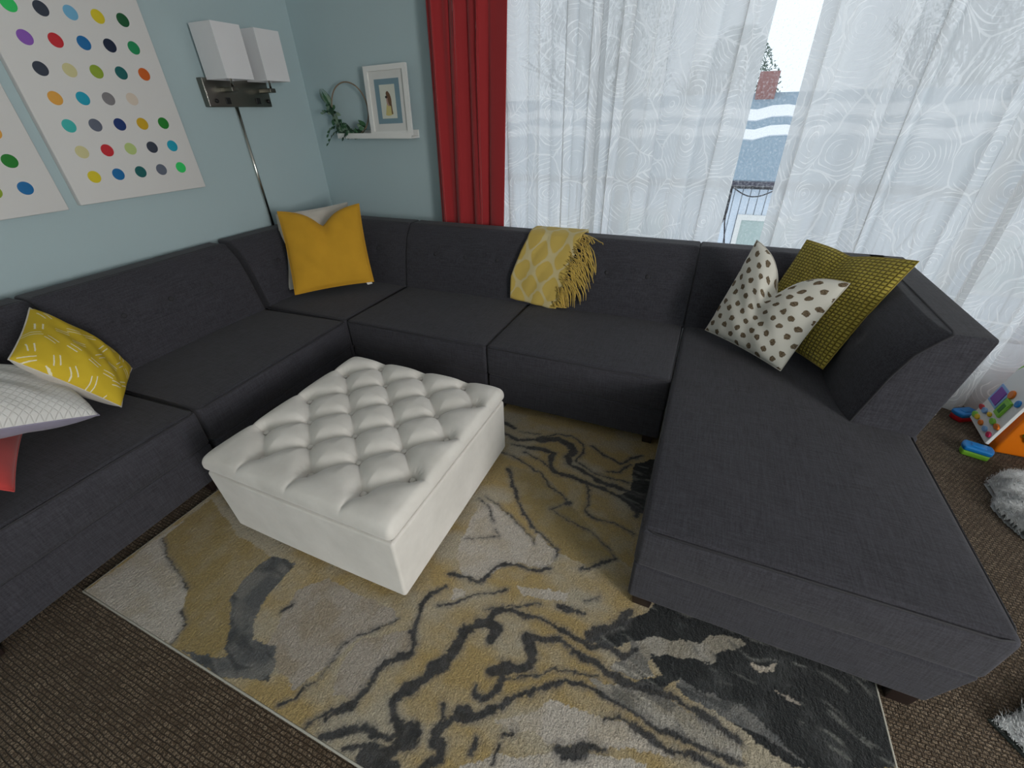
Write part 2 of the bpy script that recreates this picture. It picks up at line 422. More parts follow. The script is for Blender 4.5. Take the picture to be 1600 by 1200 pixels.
# chaise with back on the window side and a raised side on its right
def chaise():
    r = empty('chaise_sofa_section', (0, .93, 0), 'long grey chaise end of the sofa on the right, spotted pillow on it', 'sofa', GSOFA)
    W0 = .888; L = 1.83; Dp = L-.0
    b = MB()
    def fb(x, y, z):
        k = max(0, 1-(z-BOT)/(SPLIT-BOT))
        if x > .6 and y < .55: x -= .045*k*(x-.6)/.27*(1-y/.55)
        return x, y, z
    b.add(*rbox((W0/2, L/2, (BOT+SPLIT)/2), (W0-.006, L-.01, SPLIT-BOT+.004), .014, (12, 20, 5), 3, fb)); b.build('base', SOFA, r)
    x0, x1, y0, y1 = .0, W0, 0, 1.60
    b = MB(); b.add(*rbox(((x0+x1)/2, (y0+y1)/2, (SEAT+SPLIT)/2), (x1-x0, y1-y0, SEAT-SPLIT), .024, (22, 40, 4), 4, seat_fn(x0, x1, y0, y1, .018, .012)))
    s = b.build('seat', SOFA, r)
    p = [(x0+.005, 1.4, SEAT-.008), (x0+.005, .04, SEAT-.008), (x0+.02, .012, SEAT-.008), (x0+.05, .0, SEAT-.007), (x1-.05, .0, SEAT-.007), (x1-.02, .010, SEAT-.008), (x1-.005, .05, SEAT-.008), (x1-.003, .84, SEAT-.008)]
    MB().add(*tube(p, .0038, n=6)).build('piping', PIPE, s)
    # window-side back
    k = back_part(r, -.0005, .88, [.24, .44, .64]); k.location = (0, L-D+.01, 0)
    # side back, profile swept along y from .82 to L
    sb = MB(); xr = .955; ya, yb = .82, L
    def fs(x, y, z):
        t = (z-SEAT)/(TOP-SEAT); v = (x)/.3
        xf = xr-back_front(t)-.030+.036*math.exp(-(y-ya)/.075) ; rr = xr - .055*max(0, min(1, 1-t))
        xx = xf+(rr-xf)*v
        if v < .3:
            kk = 1-v/.3; u = (y-(ya+yb)/2)/((yb-ya)/2)
            xx -= .018*kk*(1-abs(u)**4)*math.sin(PI*max(0, min(1, t*.93)))
            for by in (1.13, 1.40): xx += .017*kk*math.exp(-((y-by)**2+(z-.675)**2)/.0011)
        return xx, y, z
    sb.add(*rbox((.15, (ya+yb)/2, (.40+TOP)/2), (.3, yb-ya, TOP-.40), .014, (8, 34, 24), 3, fs))
    o = sb.build('side_backrest', SOFA, r)
    # lower outer part of the side carried down to the base
    b = MB(); b.add(*rbox((.885, (ya+yb)/2, (BOT+.42)/2), (.05, yb-ya-.01, .42-BOT), .012, (2, 8, 4), 3)); b.build('side_panel', SOFA, r)
    p = []
    for i in range(15):
        z = SEAT+.004+(TOP-.008-SEAT)*i/14; p.append((xr-back_front((z-SEAT)/(TOP-SEAT))+.006, ya+.002, z))
    p += [(xr-back_front(1)+.012, ya+.04, TOP-.001), (xr-back_front(1)+.012, 1.3, TOP), (xr-back_front(1)+.012, L-.14, TOP)]
    MB().add(*tube(p, .0045, n=6)).build('piping', PIPE, o)
    for by in (1.13, 1.40):
        MB().add(*disc((xr-back_front(.59)-.001, by, .675), (-1, 0, .3), .013, .008, 16)).build('button', BTN, o)
    add_legs(r, [(.055, .05, .0125), (.800, .05), (.06, L-.07), (.88, L-.07)], w=.07)
chaise()

# ------------------------------------------------------------------ tufted ottoman
def ottoman():
    x0, x1, y0, y1 = -1.612, -.712, .632, 1.520
    r = empty('tufted_ottoman', ((x0+x1)/2, (y0+y1)/2, .012), 'square cream velvet ottoman with a buttoned top, on the marbled rug', 'ottoman', None)
    cx, cy = (x0+x1)/2, (y0+y1)/2; hx, hy = (x1-x0)/2, (y1-y0)/2
    def fb(x, y, z):
        k = max(0, 1-(z)/.33)
        if x < 0: x += .045*k*(-x/hx)
        y += 0
        u, v = x/hx, y/hy
        if abs(v) > .97: y += math.copysign(.004*(1-u*u), v)
        return x, y, z
    b = MB(); b.add(*rbox((0, 0, .181), (2*hx-.012, 2*hy-.012, .290), .012, (10, 10, 6), 4, fb)); b.build('base', VELVET, r)
    MB().add(*bx(-hx+.02, hx-.02, -hy+.02, hy-.02, .30, .345, .002)).build('gap_shade_strip', plain('lid_gap_shade', (.10,.09,.08), .9), r)  # dark strip added under the lid, the seam's shadow put into its colour
    S = .1225; bt = []
    for i in range(7):
        xx = (i-3)*S-.002
        ys = [(j-1)*2*S*.985-S*.0+0 for j in range(3)] if i % 2 == 0 else [(j-1.5)*2*S*.985 for j in range(4)]
        for yy in ys: bt.append((xx, yy+.035 if False else yy))
    B = np.array(bt); off = np.array([.005, .035]); B = B + off
    segs = []
    for i in range(len(B)):
        for j in range(i+1, len(B)):
            if abs(abs(B[i,0]-B[j,0])-S) < .02 and abs(abs(B[i,1]-B[j,1])-S*.985) < .02: segs.append((B[i], B[j]))
    for p in B:
        if p[0] < B[:,0].min()+.01: segs.append((p, np.array([-hx-.05, p[1]])))
        if p[0] > B[:,0].max()-.01: segs.append((p, np.array([hx+.05, p[1]])))
        if p[1] < B[:,1].min()+.01: segs.append((p, np.array([p[0]-.012, -hy-.05])))
        if p[1] > B[:,1].max()-.01: segs.append((p, np.array([p[0]+.012, hy+.05])))
    vs, fs = rbox((0, 0, .362), (2*hx, 2*hy, .056), .025, (190, 190, 3), 5)
    V = np.array(vs); P = V[:, :2]; dm = np.full(len(V), 9.)
    do = np.full(len(V), 9.)
    for a, c in segs:
        d = c-a; t = np.clip(((P-a)@d)/(d@d), 0, 1); q = P-(a+t[:,None]*d); w_ = np.sqrt((q*q).sum(1))
        if abs(c[0]) > hx or abs(c[1]) > hy: do = np.minimum(do, w_)
        else: dm = np.minimum(dm, w_)
    db = np.min(np.sqrt(((P[:,None,:]-B[None])**2).sum(2)), 1)
    ex = np.clip((hx-np.abs(P[:,0]))/.07, 0, 1); ey = np.clip((hy-np.abs(P[:,1]))/.07, 0, 1); edge = np.sqrt(np.sin(ex*PI/2)*np.sin(ey*PI/2))
    ph = np.sin(np.arctan2(P[:,1], P[:,0])*7)
    rad = np.exp(-(db/.030)**1.3)
    gather = np.zeros(len(V))
    j = np.argmin(((P[:,None,:]-B[None])**2).sum(2), 1); th = np.arctan2(P[:,1]-B[j,1], P[:,0]-B[j,0])
    gather = .0016*np.sin(th*13+j)*np.exp(-((db-.026)/.014)**2)
    cell = .008*(1-np.exp(-dm/.008)) + .021*(1-np.exp(-(dm/.036)**1.6)) - .010*np.exp(-do/.010)*edge**.5 - .004*np.exp(-do/.035)
    h = cell*(.12+.88*edge) + .006*(1-edge) - .030*rad*edge + gather*edge - .014 + .010*edge
    # small radial gathers around the buttons
    top = V[:,2] > .362
    k = np.clip((V[:,2]-.345)/.03, 0, 1)
    V[:,2] += h*k
    b = MB(); b.add([tuple(p) for p in V], fs); lid = b.build('tufted_lid', VELVET, r)
    for (a, c) in B:
        MB().add(*disc((a, c, .3655), (0, 0, 1), .0120, .008, 16)).build('button', VELVET, lid)
    add_legs(r, [(-hx+.11, -hy+.06), (hx-.06, -hy+.06), (-hx+.07, hy-.06), (hx-.06, hy-.06)], h=.045, w=.05)
ottoman()

# ------------------------------------------------------------------ rug
RUG_POLYS=[
('W',[(-1.881,0.174),(-1.859,0.582),(-1.839,0.472),(-1.76,0.43),(-1.618,0.396),(-1.517,0.366),(-1.453,0.3),(-1.397,0.274),(-1.373,0.215),(-1.425,0.205)]),
('O',[(-1.859,0.582),(-1.859,0.702),(-1.569,0.61),(-1.338,0.588),(-1.359,0.467),(-1.33,0.403),(-1.23,0.32),(-1.165,0.248),(-1.338,0.213),(-1.397,0.274),(-1.453,0.3),(-1.517,0.366),(-1.618,0.396),(-1.76,0.43),(-1.839,0.472)]),
('T',[(-1.135,0.511),(-1.062,0.597),(-0.737,0.598),(-0.72,0.575),(-0.794,0.479),(-0.84,0.364),(-0.885,0.276),(-1.057,0.304)]),
('T',[(-0.787,0.471),(-0.649,0.569),(-0.607,0.508),(-0.674,0.444),(-0.682,0.39),(-0.686,0.328),(-0.764,0.304),(-0.785,0.347),(-0.805,0.399)]),
('S',[(-1.338,0.596),(-1.225,0.604),(-1.219,0.463),(-1.196,0.395),(-1.134,0.332),(-1.042,0.342),(-0.973,0.263),(-1.128,0.203),(-1.343,0.211),(-1.165,0.248),(-1.238,0.317),(-1.33,0.403),(-1.359,0.467),(-1.361,0.532)]),
('W',[(-0.146,0.555),(0.014,0.574),(0.113,0.579),(0.168,0.567),(0.219,0.562),(0.096,0.529),(-0.013,0.494),(-0.11,0.449),(-0.161,0.459),(-0.227,0.439),(-0.279,0.442),(-0.178,0.502)]),
('W',[(-0.313,0.311),(-0.264,0.358),(-0.095,0.433),(0.017,0.484),(0.141,0.511),(0.147,0.471),(-0.316,0.275)]),
('N',[(-0.086,0.775),(0.032,0.888),(0.102,0.966),(0.105,1.169),(0.391,1.287),(0.93,1.245),(0.842,0.8),(0.742,0.758),(0.685,0.723),(0.494,0.653),(0.358,0.703),(0.201,0.756),(0.16,0.706),(0.043,0.685),(0.154,0.751),(0.126,0.779),(0.104,0.8),(0.119,0.839),(0.036,0.804),(-0.028,0.756)]),
('M',[(0.046,0.808),(0.116,0.86),(0.264,0.899),(0.287,0.942),(0.375,0.962),(0.398,0.95),(0.303,0.884),(0.304,0.853),(0.253,0.822),(0.29,0.847),(0.118,0.806),(0.103,0.769),(0.131,0.741),(0.083,0.711),(0.024,0.706),(-0.007,0.713),(0.053,0.769)]),
('W',[(0.41,0.888),(0.437,0.879),(0.474,0.905),(0.48,0.927),(0.447,0.901),(0.42,0.897)]),
('T',[(0.461,0.837),(0.503,0.837),(0.544,0.827),(0.51,0.822)]),
('S',[(0.201,0.761),(0.271,0.753),(0.38,0.763),(0.422,0.738),(0.498,0.691),(0.552,0.678),(0.42,0.697),(0.204,0.725)]),
('W',[(-0.656,0.886),(-0.668,0.955),(-0.687,1.067),(-0.681,1.167),(-0.619,1.174),(-0.489,1.115),(-0.384,1.049),(-0.393,1.106),(-0.302,1.061),(-0.282,1.019),(-0.297,0.958),(-0.406,0.947),(-0.453,0.914),(-0.504,0.827),(-0.589,0.811)]),
('W',[(-0.385,0.849),(-0.197,0.901),(-0.193,0.869),(-0.342,0.821)]),
('W',[(-0.598,0.754),(-0.551,0.767),(-0.541,0.738),(-0.58,0.712)]),
('O',[(-0.669,1.434),(-0.501,1.437),(-0.318,1.315),(-0.154,1.181),(-0.062,1.11),(-0.14,1.03),(-0.283,1.04),(-0.418,1.12),(-0.507,1.193)]),
('G',[(-0.625,1.557),(-0.35,1.467),(-0.274,1.447),(-0.228,1.298),(-0.108,1.272),(-0.02,1.252),(0.008,1.091),(-0.062,1.11),(-0.154,1.181),(-0.318,1.315)]),
('N',[(-0.093,1.679),(0.172,1.866),(0.198,1.455),(-0.009,1.371),(-0.122,1.432),(-0.073,1.489)]),
('M',[(-0.054,0.654),(0.068,0.682),(0.161,0.693),(0.296,0.672),(0.378,0.656),(0.378,0.625),(0.318,0.608),(0.236,0.603),(0.163,0.604),(0.051,0.62),(0.002,0.626)]),
]
RUG_VEINS=[
(0.017,[(-0.386,0.644),(-0.38,0.681),(-0.425,0.686),(-0.476,0.641),(-0.481,0.583),(-0.485,0.528),(-0.52,0.478),(-0.539,0.426),(-0.566,0.396),(-0.582,0.362),(-0.555,0.334)]),
(0.014,[(-0.414,0.69),(-0.419,0.725),(-0.392,0.748)]),
(0.008,[(-0.407,0.739),(-0.336,0.762),(-0.277,0.765),(-0.232,0.772),(-0.171,0.762),(-0.123,0.749),(-0.078,0.746),(-0.03,0.766),(0.034,0.761),(0.064,0.794)]),
(0.016,[(-0.344,0.556),(-0.315,0.579),(-0.267,0.594),(-0.237,0.616),(-0.241,0.656),(-0.279,0.695)]),
(0.01,[(-0.279,0.695),(-0.231,0.704),(-0.173,0.733),(-0.137,0.721),(-0.099,0.705),(-0.047,0.706)]),
(0.01,[(-0.047,0.706),(-0.003,0.695),(0.048,0.687),(0.114,0.696),(0.161,0.697),(0.229,0.695),(0.295,0.685),(0.378,0.663)]),
(0.009,[(-0.306,0.558),(-0.296,0.524),(-0.325,0.484),(-0.36,0.478),(-0.364,0.495)]),
(0.008,[(-0.307,0.447),(-0.267,0.495),(-0.219,0.542),(-0.157,0.587),(-0.117,0.623),(-0.068,0.629),(0.002,0.626)]),
(0.004,[(0.002,0.626),(0.051,0.62),(0.108,0.614),(0.163,0.604)]),
(0.008,[(0.163,0.604),(0.236,0.603),(0.318,0.608),(0.377,0.614)]),
(0.013,[(-0.289,0.464),(-0.327,0.435),(-0.365,0.406),(-0.39,0.404)]),
(0.004,[(-0.293,0.554),(-0.213,0.597),(-0.159,0.639),(-0.106,0.656),(-0.055,0.658),(-0.028,0.67)]),
(0.016,[(-0.363,0.432),(-0.39,0.404),(-0.418,0.359),(-0.412,0.333),(-0.386,0.333),(-0.383,0.304),(-0.401,0.274),(-0.435,0.228)]),
(0.008,[(-0.437,0.419),(-0.421,0.391),(-0.421,0.366)]),
(0.02,[(-0.542,0.332),(-0.515,0.31),(-0.483,0.327),(-0.479,0.305),(-0.516,0.266),(-0.571,0.232),(-0.565,0.212),(-0.495,0.238)]),
(0.01,[(-0.719,0.212),(-0.685,0.238),(-0.624,0.276),(-0.55,0.283),(-0.519,0.3)]),
(0.006,[(-0.64,0.214),(-0.593,0.245)]),
(0.007,[(-0.779,0.211),(-0.744,0.263),(-0.689,0.317),(-0.675,0.374),(-0.678,0.416),(-0.661,0.459),(-0.604,0.504),(-0.623,0.54),(-0.648,0.587),(-0.671,0.651),(-0.656,0.703),(-0.623,0.751)]),
(0.012,[(-0.736,0.254),(-0.689,0.317)]),
(0.012,[(-0.671,0.44),(-0.644,0.471),(-0.604,0.504)]),
(0.01,[(-0.646,0.564),(-0.612,0.533)]),
(0.009,[(0.014,0.574),(0.058,0.585),(0.113,0.579),(0.158,0.571),(0.197,0.568),(0.238,0.578),(0.319,0.579)]),
(0.016,[(-0.086,0.448),(-0.052,0.455),(-0.022,0.479)]),
(0.008,[(-0.008,0.493),(0.031,0.501)]),
(0.014,[(-0.086,0.775),(-0.053,0.818),(0.008,0.866),(0.027,0.911)]),
(0.008,[(-0.219,0.839),(-0.172,0.84),(-0.117,0.85)]),
(0.003,[(-0.128,0.89),(-0.094,0.917),(-0.086,0.933)]),
(0.003,[(-0.447,0.732),(-0.355,0.776),(-0.274,0.823)]),
(0.004,[(-0.612,0.676),(-0.556,0.705),(-0.512,0.756),(-0.452,0.795),(-0.413,0.824)]),
(0.006,[(-0.643,0.795),(-0.586,0.806),(-0.517,0.815),(-0.494,0.857),(-0.482,0.895),(-0.44,0.926),(-0.343,0.939),(-0.287,0.962)]),
(0.005,[(-0.897,0.225),(-0.865,0.257),(-0.861,0.291),(-0.841,0.304)]),
(0.003,[(-0.72,0.575),(-0.744,0.535),(-0.808,0.479)]),
(0.002,[(-0.836,0.325),(-0.833,0.43),(-0.808,0.479)]),
(0.007,[(-0.657,1.406),(-0.595,1.316),(-0.548,1.258),(-0.507,1.193),(-0.443,1.151),(-0.418,1.12)]),
(0.004,[(-0.418,1.12),(-0.335,1.084),(-0.287,1.052),(-0.287,1.017)]),
(0.003,[(-0.7,1.177),(-0.642,1.147),(-0.584,1.084)]),
(0.0022,[(-0.684,1.203),(-0.579,1.163),(-0.489,1.115),(-0.397,1.066),(-0.384,1.049)]),
(0.0022,[(-0.66,0.965),(-0.595,0.996),(-0.535,1.024),(-0.562,1.053)]),
(0.004,[(-0.736,1.512),(-0.628,1.485),(-0.501,1.437),(-0.437,1.381),(-0.318,1.315)]),
(0.014,[(-0.325,1.303),(-0.316,1.307)]),
(0.0025,[(-0.316,1.307),(-0.383,1.243),(-0.288,1.214),(-0.154,1.181),(-0.062,1.11)]),
(0.005,[(-0.062,1.11),(-0.094,1.076),(-0.14,1.03),(-0.18,1.01)]),
(0.004,[(-0.632,1.554),(-0.533,1.523),(-0.439,1.473),(-0.35,1.467),(-0.3,1.467),(-0.265,1.441),(-0.237,1.357),(-0.239,1.293),(-0.174,1.261)]),
(0.005,[(-0.174,1.261),(-0.108,1.272),(-0.02,1.252)]),
(0.017,[(-0.603,1.671),(-0.503,1.711),(-0.416,1.689),(-0.389,1.651),(-0.421,1.603),(-0.382,1.55)]),
(0.01,[(-0.799,1.652),(-0.702,1.625),(-0.603,1.671)]),
(0.011,[(-0.382,1.55),(-0.294,1.521),(-0.23,1.495),(-0.132,1.485),(-0.025,1.471)]),
(0.011,[(-0.623,1.594),(-0.547,1.606),(-0.489,1.599),(-0.475,1.513),(-0.436,1.463),(-0.353,1.476),(-0.276,1.456),(-0.178,1.447),(-0.122,1.432),(-0.071,1.406),(-0.023,1.382),(-0.024,1.348)]),
(0.004,[(-0.717,1.581),(-0.623,1.594)]),
(0.004,[(-0.595,1.694),(-0.516,1.752),(-0.44,1.769),(-0.363,1.723),(-0.345,1.657),(-0.364,1.591),(-0.27,1.541),(-0.175,1.527),(-0.088,1.533)]),
(0.006,[(-0.318,1.729),(-0.244,1.675),(-0.152,1.654),(-0.068,1.746)]),
(0.004,[(-0.205,1.568),(-0.147,1.591),(-0.111,1.66)]),
(0.01,[(-0.842,1.747),(-0.755,1.711)]),
(0.004,[(-0.723,1.696),(-0.604,1.717)]),
(0.006,[(-1.12,0.439),(-1.107,0.47)]),
(0.003,[(-1.839,0.472),(-1.76,0.43),(-1.618,0.396),(-1.517,0.366)]),
(0.004,[(-1.453,0.3),(-1.397,0.274),(-1.373,0.215)]),
(0.006,[(-0.24,0.349),(-0.241,0.394)]),
(0.006,[(-0.308,0.377),(-0.307,0.347)]),
(0.006,[(-0.244,0.42),(-0.221,0.438)]),
]

def rug():
    x0, x1, y0, y1 = -1.882, .750, .208, 2.25
    st = .0042; nx = int((x1-x0)/st); ny = int((y1-y0)/st)
    xs = np.linspace(x0, x1, nx); ys = np.linspace(y0, y1, ny); X, Y = np.meshgrid(xs, ys); X = X.ravel(); Y = Y.ravel()
    wx = X+.022*(fbm(X*30, Y*30, 4, 1)-.47)+.007*(noise2(X*150, Y*150, 5)-.5); wy = Y+.022*(fbm(X*30+7, Y*30, 4, 2)-.47)+.007*(noise2(X*150, Y*150, 8)-.5)
    C = {'W': (.60,.545,.48), 'G': (.47,.345,.15), 'O': (.38,.285,.12), 'T': (.47,.415,.355), 'S': (.12,.125,.13), 'N': (.017,.020,.022), 'M': (.36,.325,.26)}
    g = np.array(C['G']); g2 = np.array([.50,.44,.33])
    f = np.clip((fbm(X*6, Y*9, 4, 20)-.33)*3.2, 0, 1)[:, None]
    col = g*(1-f)+g2*f
    def inside(poly):
        c = np.zeros(len(wx), bool); n = len(poly)
        for i in range(n):
            ax, ay = poly[i]; bx_, by = poly[(i+1) % n]
            if ay == by: continue
            m = ((wy < ay) != (wy < by)) & (wx < (bx_-ax)*(wy-ay)/(by-ay)+ax); c ^= m
        return c
    for k, poly in RUG_POLYS:
        m = inside(poly); base = np.array(C[k])
        nn = fbm(X[m]*16, Y[m]*16, 4, 31)[:, None]
        alt = {'N': (.075,.08,.082), 'S': (.24,.235,.22), 'W': (.54,.47,.37), 'G': (.50,.42,.27), 'O': (.42,.34,.20), 'T': (.40,.33,.24), 'M': (.50,.47,.42)}[k]
        t = np.clip((nn-(.52 if k == 'N' else .40))*4, 0, 1)*(.75 if k == 'N' else .8)
        col[m] = base*(1-t)+np.array(alt)*t
        if k in 'NSM':
            ra, rb = X[m]*.97-Y[m]*.24, X[m]*.24+Y[m]*.97
            s_ = np.clip((fbm(ra*14+fbm(ra*7, rb*7, 2, 60)*3, rb*52+fbm(ra*6, rb*6, 2, 66)*9, 4, 51)-(.60 if k == 'N' else .50))*9, 0, 1)[:, None]*(.8 if k == 'N' else .65)
            col[m] = col[m]*(1-s_)+np.array({'N': (.20,.205,.19), 'S': (.035,.04,.045), 'M': (.10,.105,.105)}[k])*s_
    D1 = np.full(len(X), 9.)
    for hw, pl in RUG_VEINS:
        pl = np.array(pl); bb = (wx > pl[:,0].min()-.06) & (wx < pl[:,0].max()+.06) & (wy > pl[:,1].min()-.06) & (wy < pl[:,1].max()+.06)
        idx = np.where(bb)[0]
        if not len(idx): continue
        p = np.stack([wx[idx], wy[idx]], 1); dm = np.full(len(idx), 9.)
        for i in range(len(pl)-1):
            a = pl[i]; d = pl[i+1]-a; t = np.clip(((p-a)@d)/max(d@d, 1e-9), 0, 1); q = p-(a+t[:,None]*d); dm = np.minimum(dm, np.sqrt((q*q).sum(1)))
        D1[idx] = np.minimum(D1[idx], dm-hw*.92*(.5+1.1*noise2(X[idx]*26, Y[idx]*26, 3))+.004*(noise2(X[idx]*190, Y[idx]*190, 41)-.5))
    core = np.clip((.0012-D1)/.003, 0, 1)[:, None]; halo = np.clip((.016-D1)/.016, 0, 1)[:, None]*(.30+.5*noise2(X*70, Y*70, 9)[:, None])
    col = col*(1-halo)+np.array([.17,.165,.16])*halo
    nz = noise2(X*60, Y*60, 14)[:, None]
    col = col*(1-core*.93)+(np.array([.020,.023,.027])*(1-nz*.6)+np.array([.10,.10,.105])*nz*.6)*core*.93
    b = MB(); z = .011
    me = bpy.data.meshes.new('area_rug')
    vs = np.stack([X, Y, z+.0012*(noise2(X*180, Y*180, 2)-.5)], 1)
    i = np.arange(nx-1); j = np.arange(ny-1); I, J = np.meshgrid(i, j); a = (J*nx+I).ravel()
    q = np.stack([a, a+1, a+nx+1, a+nx], 1)
    me.vertices.add(len(vs)); me.vertices.foreach_set('co', vs.ravel().astype(np.float32))
    me.loops.add(q.size); me.loops.foreach_set('vertex_index', q.ravel().astype(np.int32))
    me.polygons.add(len(q)); me.polygons.foreach_set('loop_start', (np.arange(len(q))*4).astype(np.int32))
    me.polygons.foreach_set('use_smooth', np.ones(len(q), bool)); me.update(calc_edges=True)
    at = me.color_attributes.new('pattern', 'FLOAT_COLOR', 'POINT')
    at.data.foreach_set('color', np.concatenate([col, np.ones((len(col), 1))], 1).ravel().astype(np.float32))
    me.materials.append(RUGM)
    r = empty('area_rug', ((x0+x1)/2, (y0+y1)/2, 0), 'marbled gold, beige and charcoal area rug under the ottoman', 'rug')
    o = bpy.data.objects.new('pile', me); COL.objects.link(o); o.parent = r; o.location = (-(x0+x1)/2, -(y0+y1)/2, 0)
    b = MB(); e = .006
    b.add(*bx(x0-e, x1+e, y0-e, y0, 0.0005, .0105, .002)); b.add(*bx(x0-e, x1+e, y1, y1+e, 0.0005, .0105, .002))
    b.add(*bx(x0-e, x0, y0, y1, .0005, .0105, .002)); b.add(*bx(x1, x1+e, y0, y1, .0005, .0105, .002))
    b.add(*box(x0, x1, y0, y1, .0005, .0085))
    b.build('binding', RUGEDGE, r, world=True)
rug()

# ------------------------------------------------------------------ pillows
def pillow(name, label, corners, T, mats, chop=0, seed=0, rough_edge=.03, cat='pillow', group='throw pillows on the sofa', chopw=.30, tag=None, seam=None):
    BL, BR, TR, TL = [Vector(c) for c in corners]
    nrm = ((BR-BL).cross(TL-BL)).normalized()
    ctr = (BL+BR+TR+TL)/4; r = empty(name, ctr - Vector((0, 0, 0)), label, cat, group)
    n = 46; rs = np.random.RandomState(seed); ph = rs.rand(6)*6
    def P(u, v, side):
        a, b = 2*u-1, 2*v-1
        # edges curve inwards between the corners
        aa = a*(1-rough_edge*(1-b*b)*1.3); bb = b*(1-rough_edge*(1-a*a)*1.3)
        uu, vv = (aa+1)/2, (bb+1)/2
        p = (BL*(1-uu)+BR*uu)*(1-vv)+(TL*(1-uu)+TR*uu)*vv
        g = math.exp(-(math.sqrt(a*a+.004)-.06)/chopw) if chop else 0
        if chop: p = p - (TL+TR-BL-BR).normalized()*chop*g*vv**2.2
        h = (max(0, 1-abs(a)**2.3)*max(0, 1-abs(b)**2.3))**.48
        h *= 1 + .05*math.sin(5*a+ph[0])+.05*math.sin(6*b+ph[1]+a*2)+.03*math.sin(11*(a+b)+ph[2])
        if chop: h *= 1-.45*math.exp(-(a/(chopw*.55))**2)*vv**1.5
        h += .05*math.sin(13*a*(1-vv)+ph[3])*max(0, 1-a*a)*max(0, 1-b*b)*(.5 if side > 0 else 0)
        return p + nrm*(T/2*h*side)
    mb = MB()
    for side in (1, -1):
        vs, fs, uv = grid(n, n, lambda u, v: (tuple(P(u, v, side)), (u, v)))
        if side < 0: fs = [f[::-1] for f in fs]
        mb.add(vs, fs, 0 if side > 0 else min(1, len(mats)-1), uv=uv)
    o = mb.build('cover', mats, r, world=True)
    pts = []
    for t in range(24): pts.append(P(t/24, 0, 0))
    for t in range(24): pts.append(P(1, t/24, 0))
    for t in range(24): pts.append(P(1-t/24, 1, 0))
    for t in range(24): pts.append(P(0, 1-t/24, 0))
    MB().add(*tube(pts, .0028, True, 6)).build('seam', seam or mats[-1], r, world=True)
    if tag:
        p = P(*tag, 0); d = (BR-BL).normalized()
        b = MB(); u = -(TL-BL).normalized()
        b.add([tuple(p-d*.016-nrm*.001), tuple(p+d*.02-nrm*.001), tuple(p+d*.024+u*.016+nrm*.004), tuple(p-d*.010+u*.018+nrm*.002)] +
              [tuple(p-d*.016+nrm*.001), tuple(p+d*.02+nrm*.001), tuple(p+d*.024+u*.016+nrm*.006), tuple(p-d*.010+u*.018+nrm*.004)],
              [(0,1,2,3),(7,6,5,4),(0,4,5,1),(1,5,6,2),(2,6,7,3),(3,7,4,0)])
        b.build('care_tag', WHITEP, r, world=True, smooth=False)
    return r
def clothmat(name, c, var=.12, b=.25, sheen=.2):
    M = Mat(name, c, .9, sheen=sheen, spec=.2); v = M.co(); n = M.noise(v, 7, 4)
    M.color(M.mix(M.rng(n, .3, .7), tuple(x*(1-var) for x in c), tuple(min(1, x*(1+var)) for x in c)))
    M.bump(M.noise(v, 350, 2), b, .001); return M.m
MUST = clothmat('mustard_cotton', (.62, .33, .028), .06, sheen=.05)
CREAM = clothmat('cream_linen', (.62, .58, .52))
CORAL = clothmat('coral_red_cotton', (.58, .065, .06))
LILAC = clothmat('lilac_grey_cotton', (.32, .30, .40))
def dotm():
    M = Mat('spotted_cotton', (.8,.77,.7), .9, spec=.2); uv = M.co('UV')
    u2 = M.mapg(uv, (8.4, 8.4, 1), (0, 0, .52))
    vo = M.n('TexVoronoi', {'Vector': u2, 'Scale': 1.0, 'Randomness': .22}, voronoi_dimensions='2D')
    nn = M.noise(M.mapg(uv, (26, 26, 1)), 1, 2); d = M.math('ADD', vo.outputs['Distance'], M.rng(nn, .3, .7, -.07, .07))
    f = M.rng(d, .235, .262, 1, 0); br = M.noise(M.mapg(uv, (60, 160, 1), (0, 0, .4)), 1, 3)
    dk = M.mix(M.rng(br, .4, .65), (.085, .055, .03), (.27, .21, .14))
    M.color(M.mix(f, (.74, .71, .64), dk)); M.bump(M.noise(M.co(), 350, 2), .2, .001); return M.m
DOTM = dotm()
def wafflem():
    M = Mat('olive_waffle', (.4,.33,.06), .95, spec=.15, sheen=.1); uv = M.co('UV')
    sx = M.n('SeparateXYZ', {0: uv}).outputs
    fx = M.math('ABSOLUTE', M.math('SUBTRACT', M.math('FRACT', M.math('MULTIPLY', sx[0], 27)), .5))
    fy = M.math('ABSOLUTE', M.math('SUBTRACT', M.math('FRACT', M.math('MULTIPLY', sx[1], 34)), .5))
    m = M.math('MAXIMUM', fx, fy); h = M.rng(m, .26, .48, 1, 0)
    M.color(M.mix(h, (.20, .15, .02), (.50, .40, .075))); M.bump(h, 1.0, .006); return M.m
WAFF = wafflem()
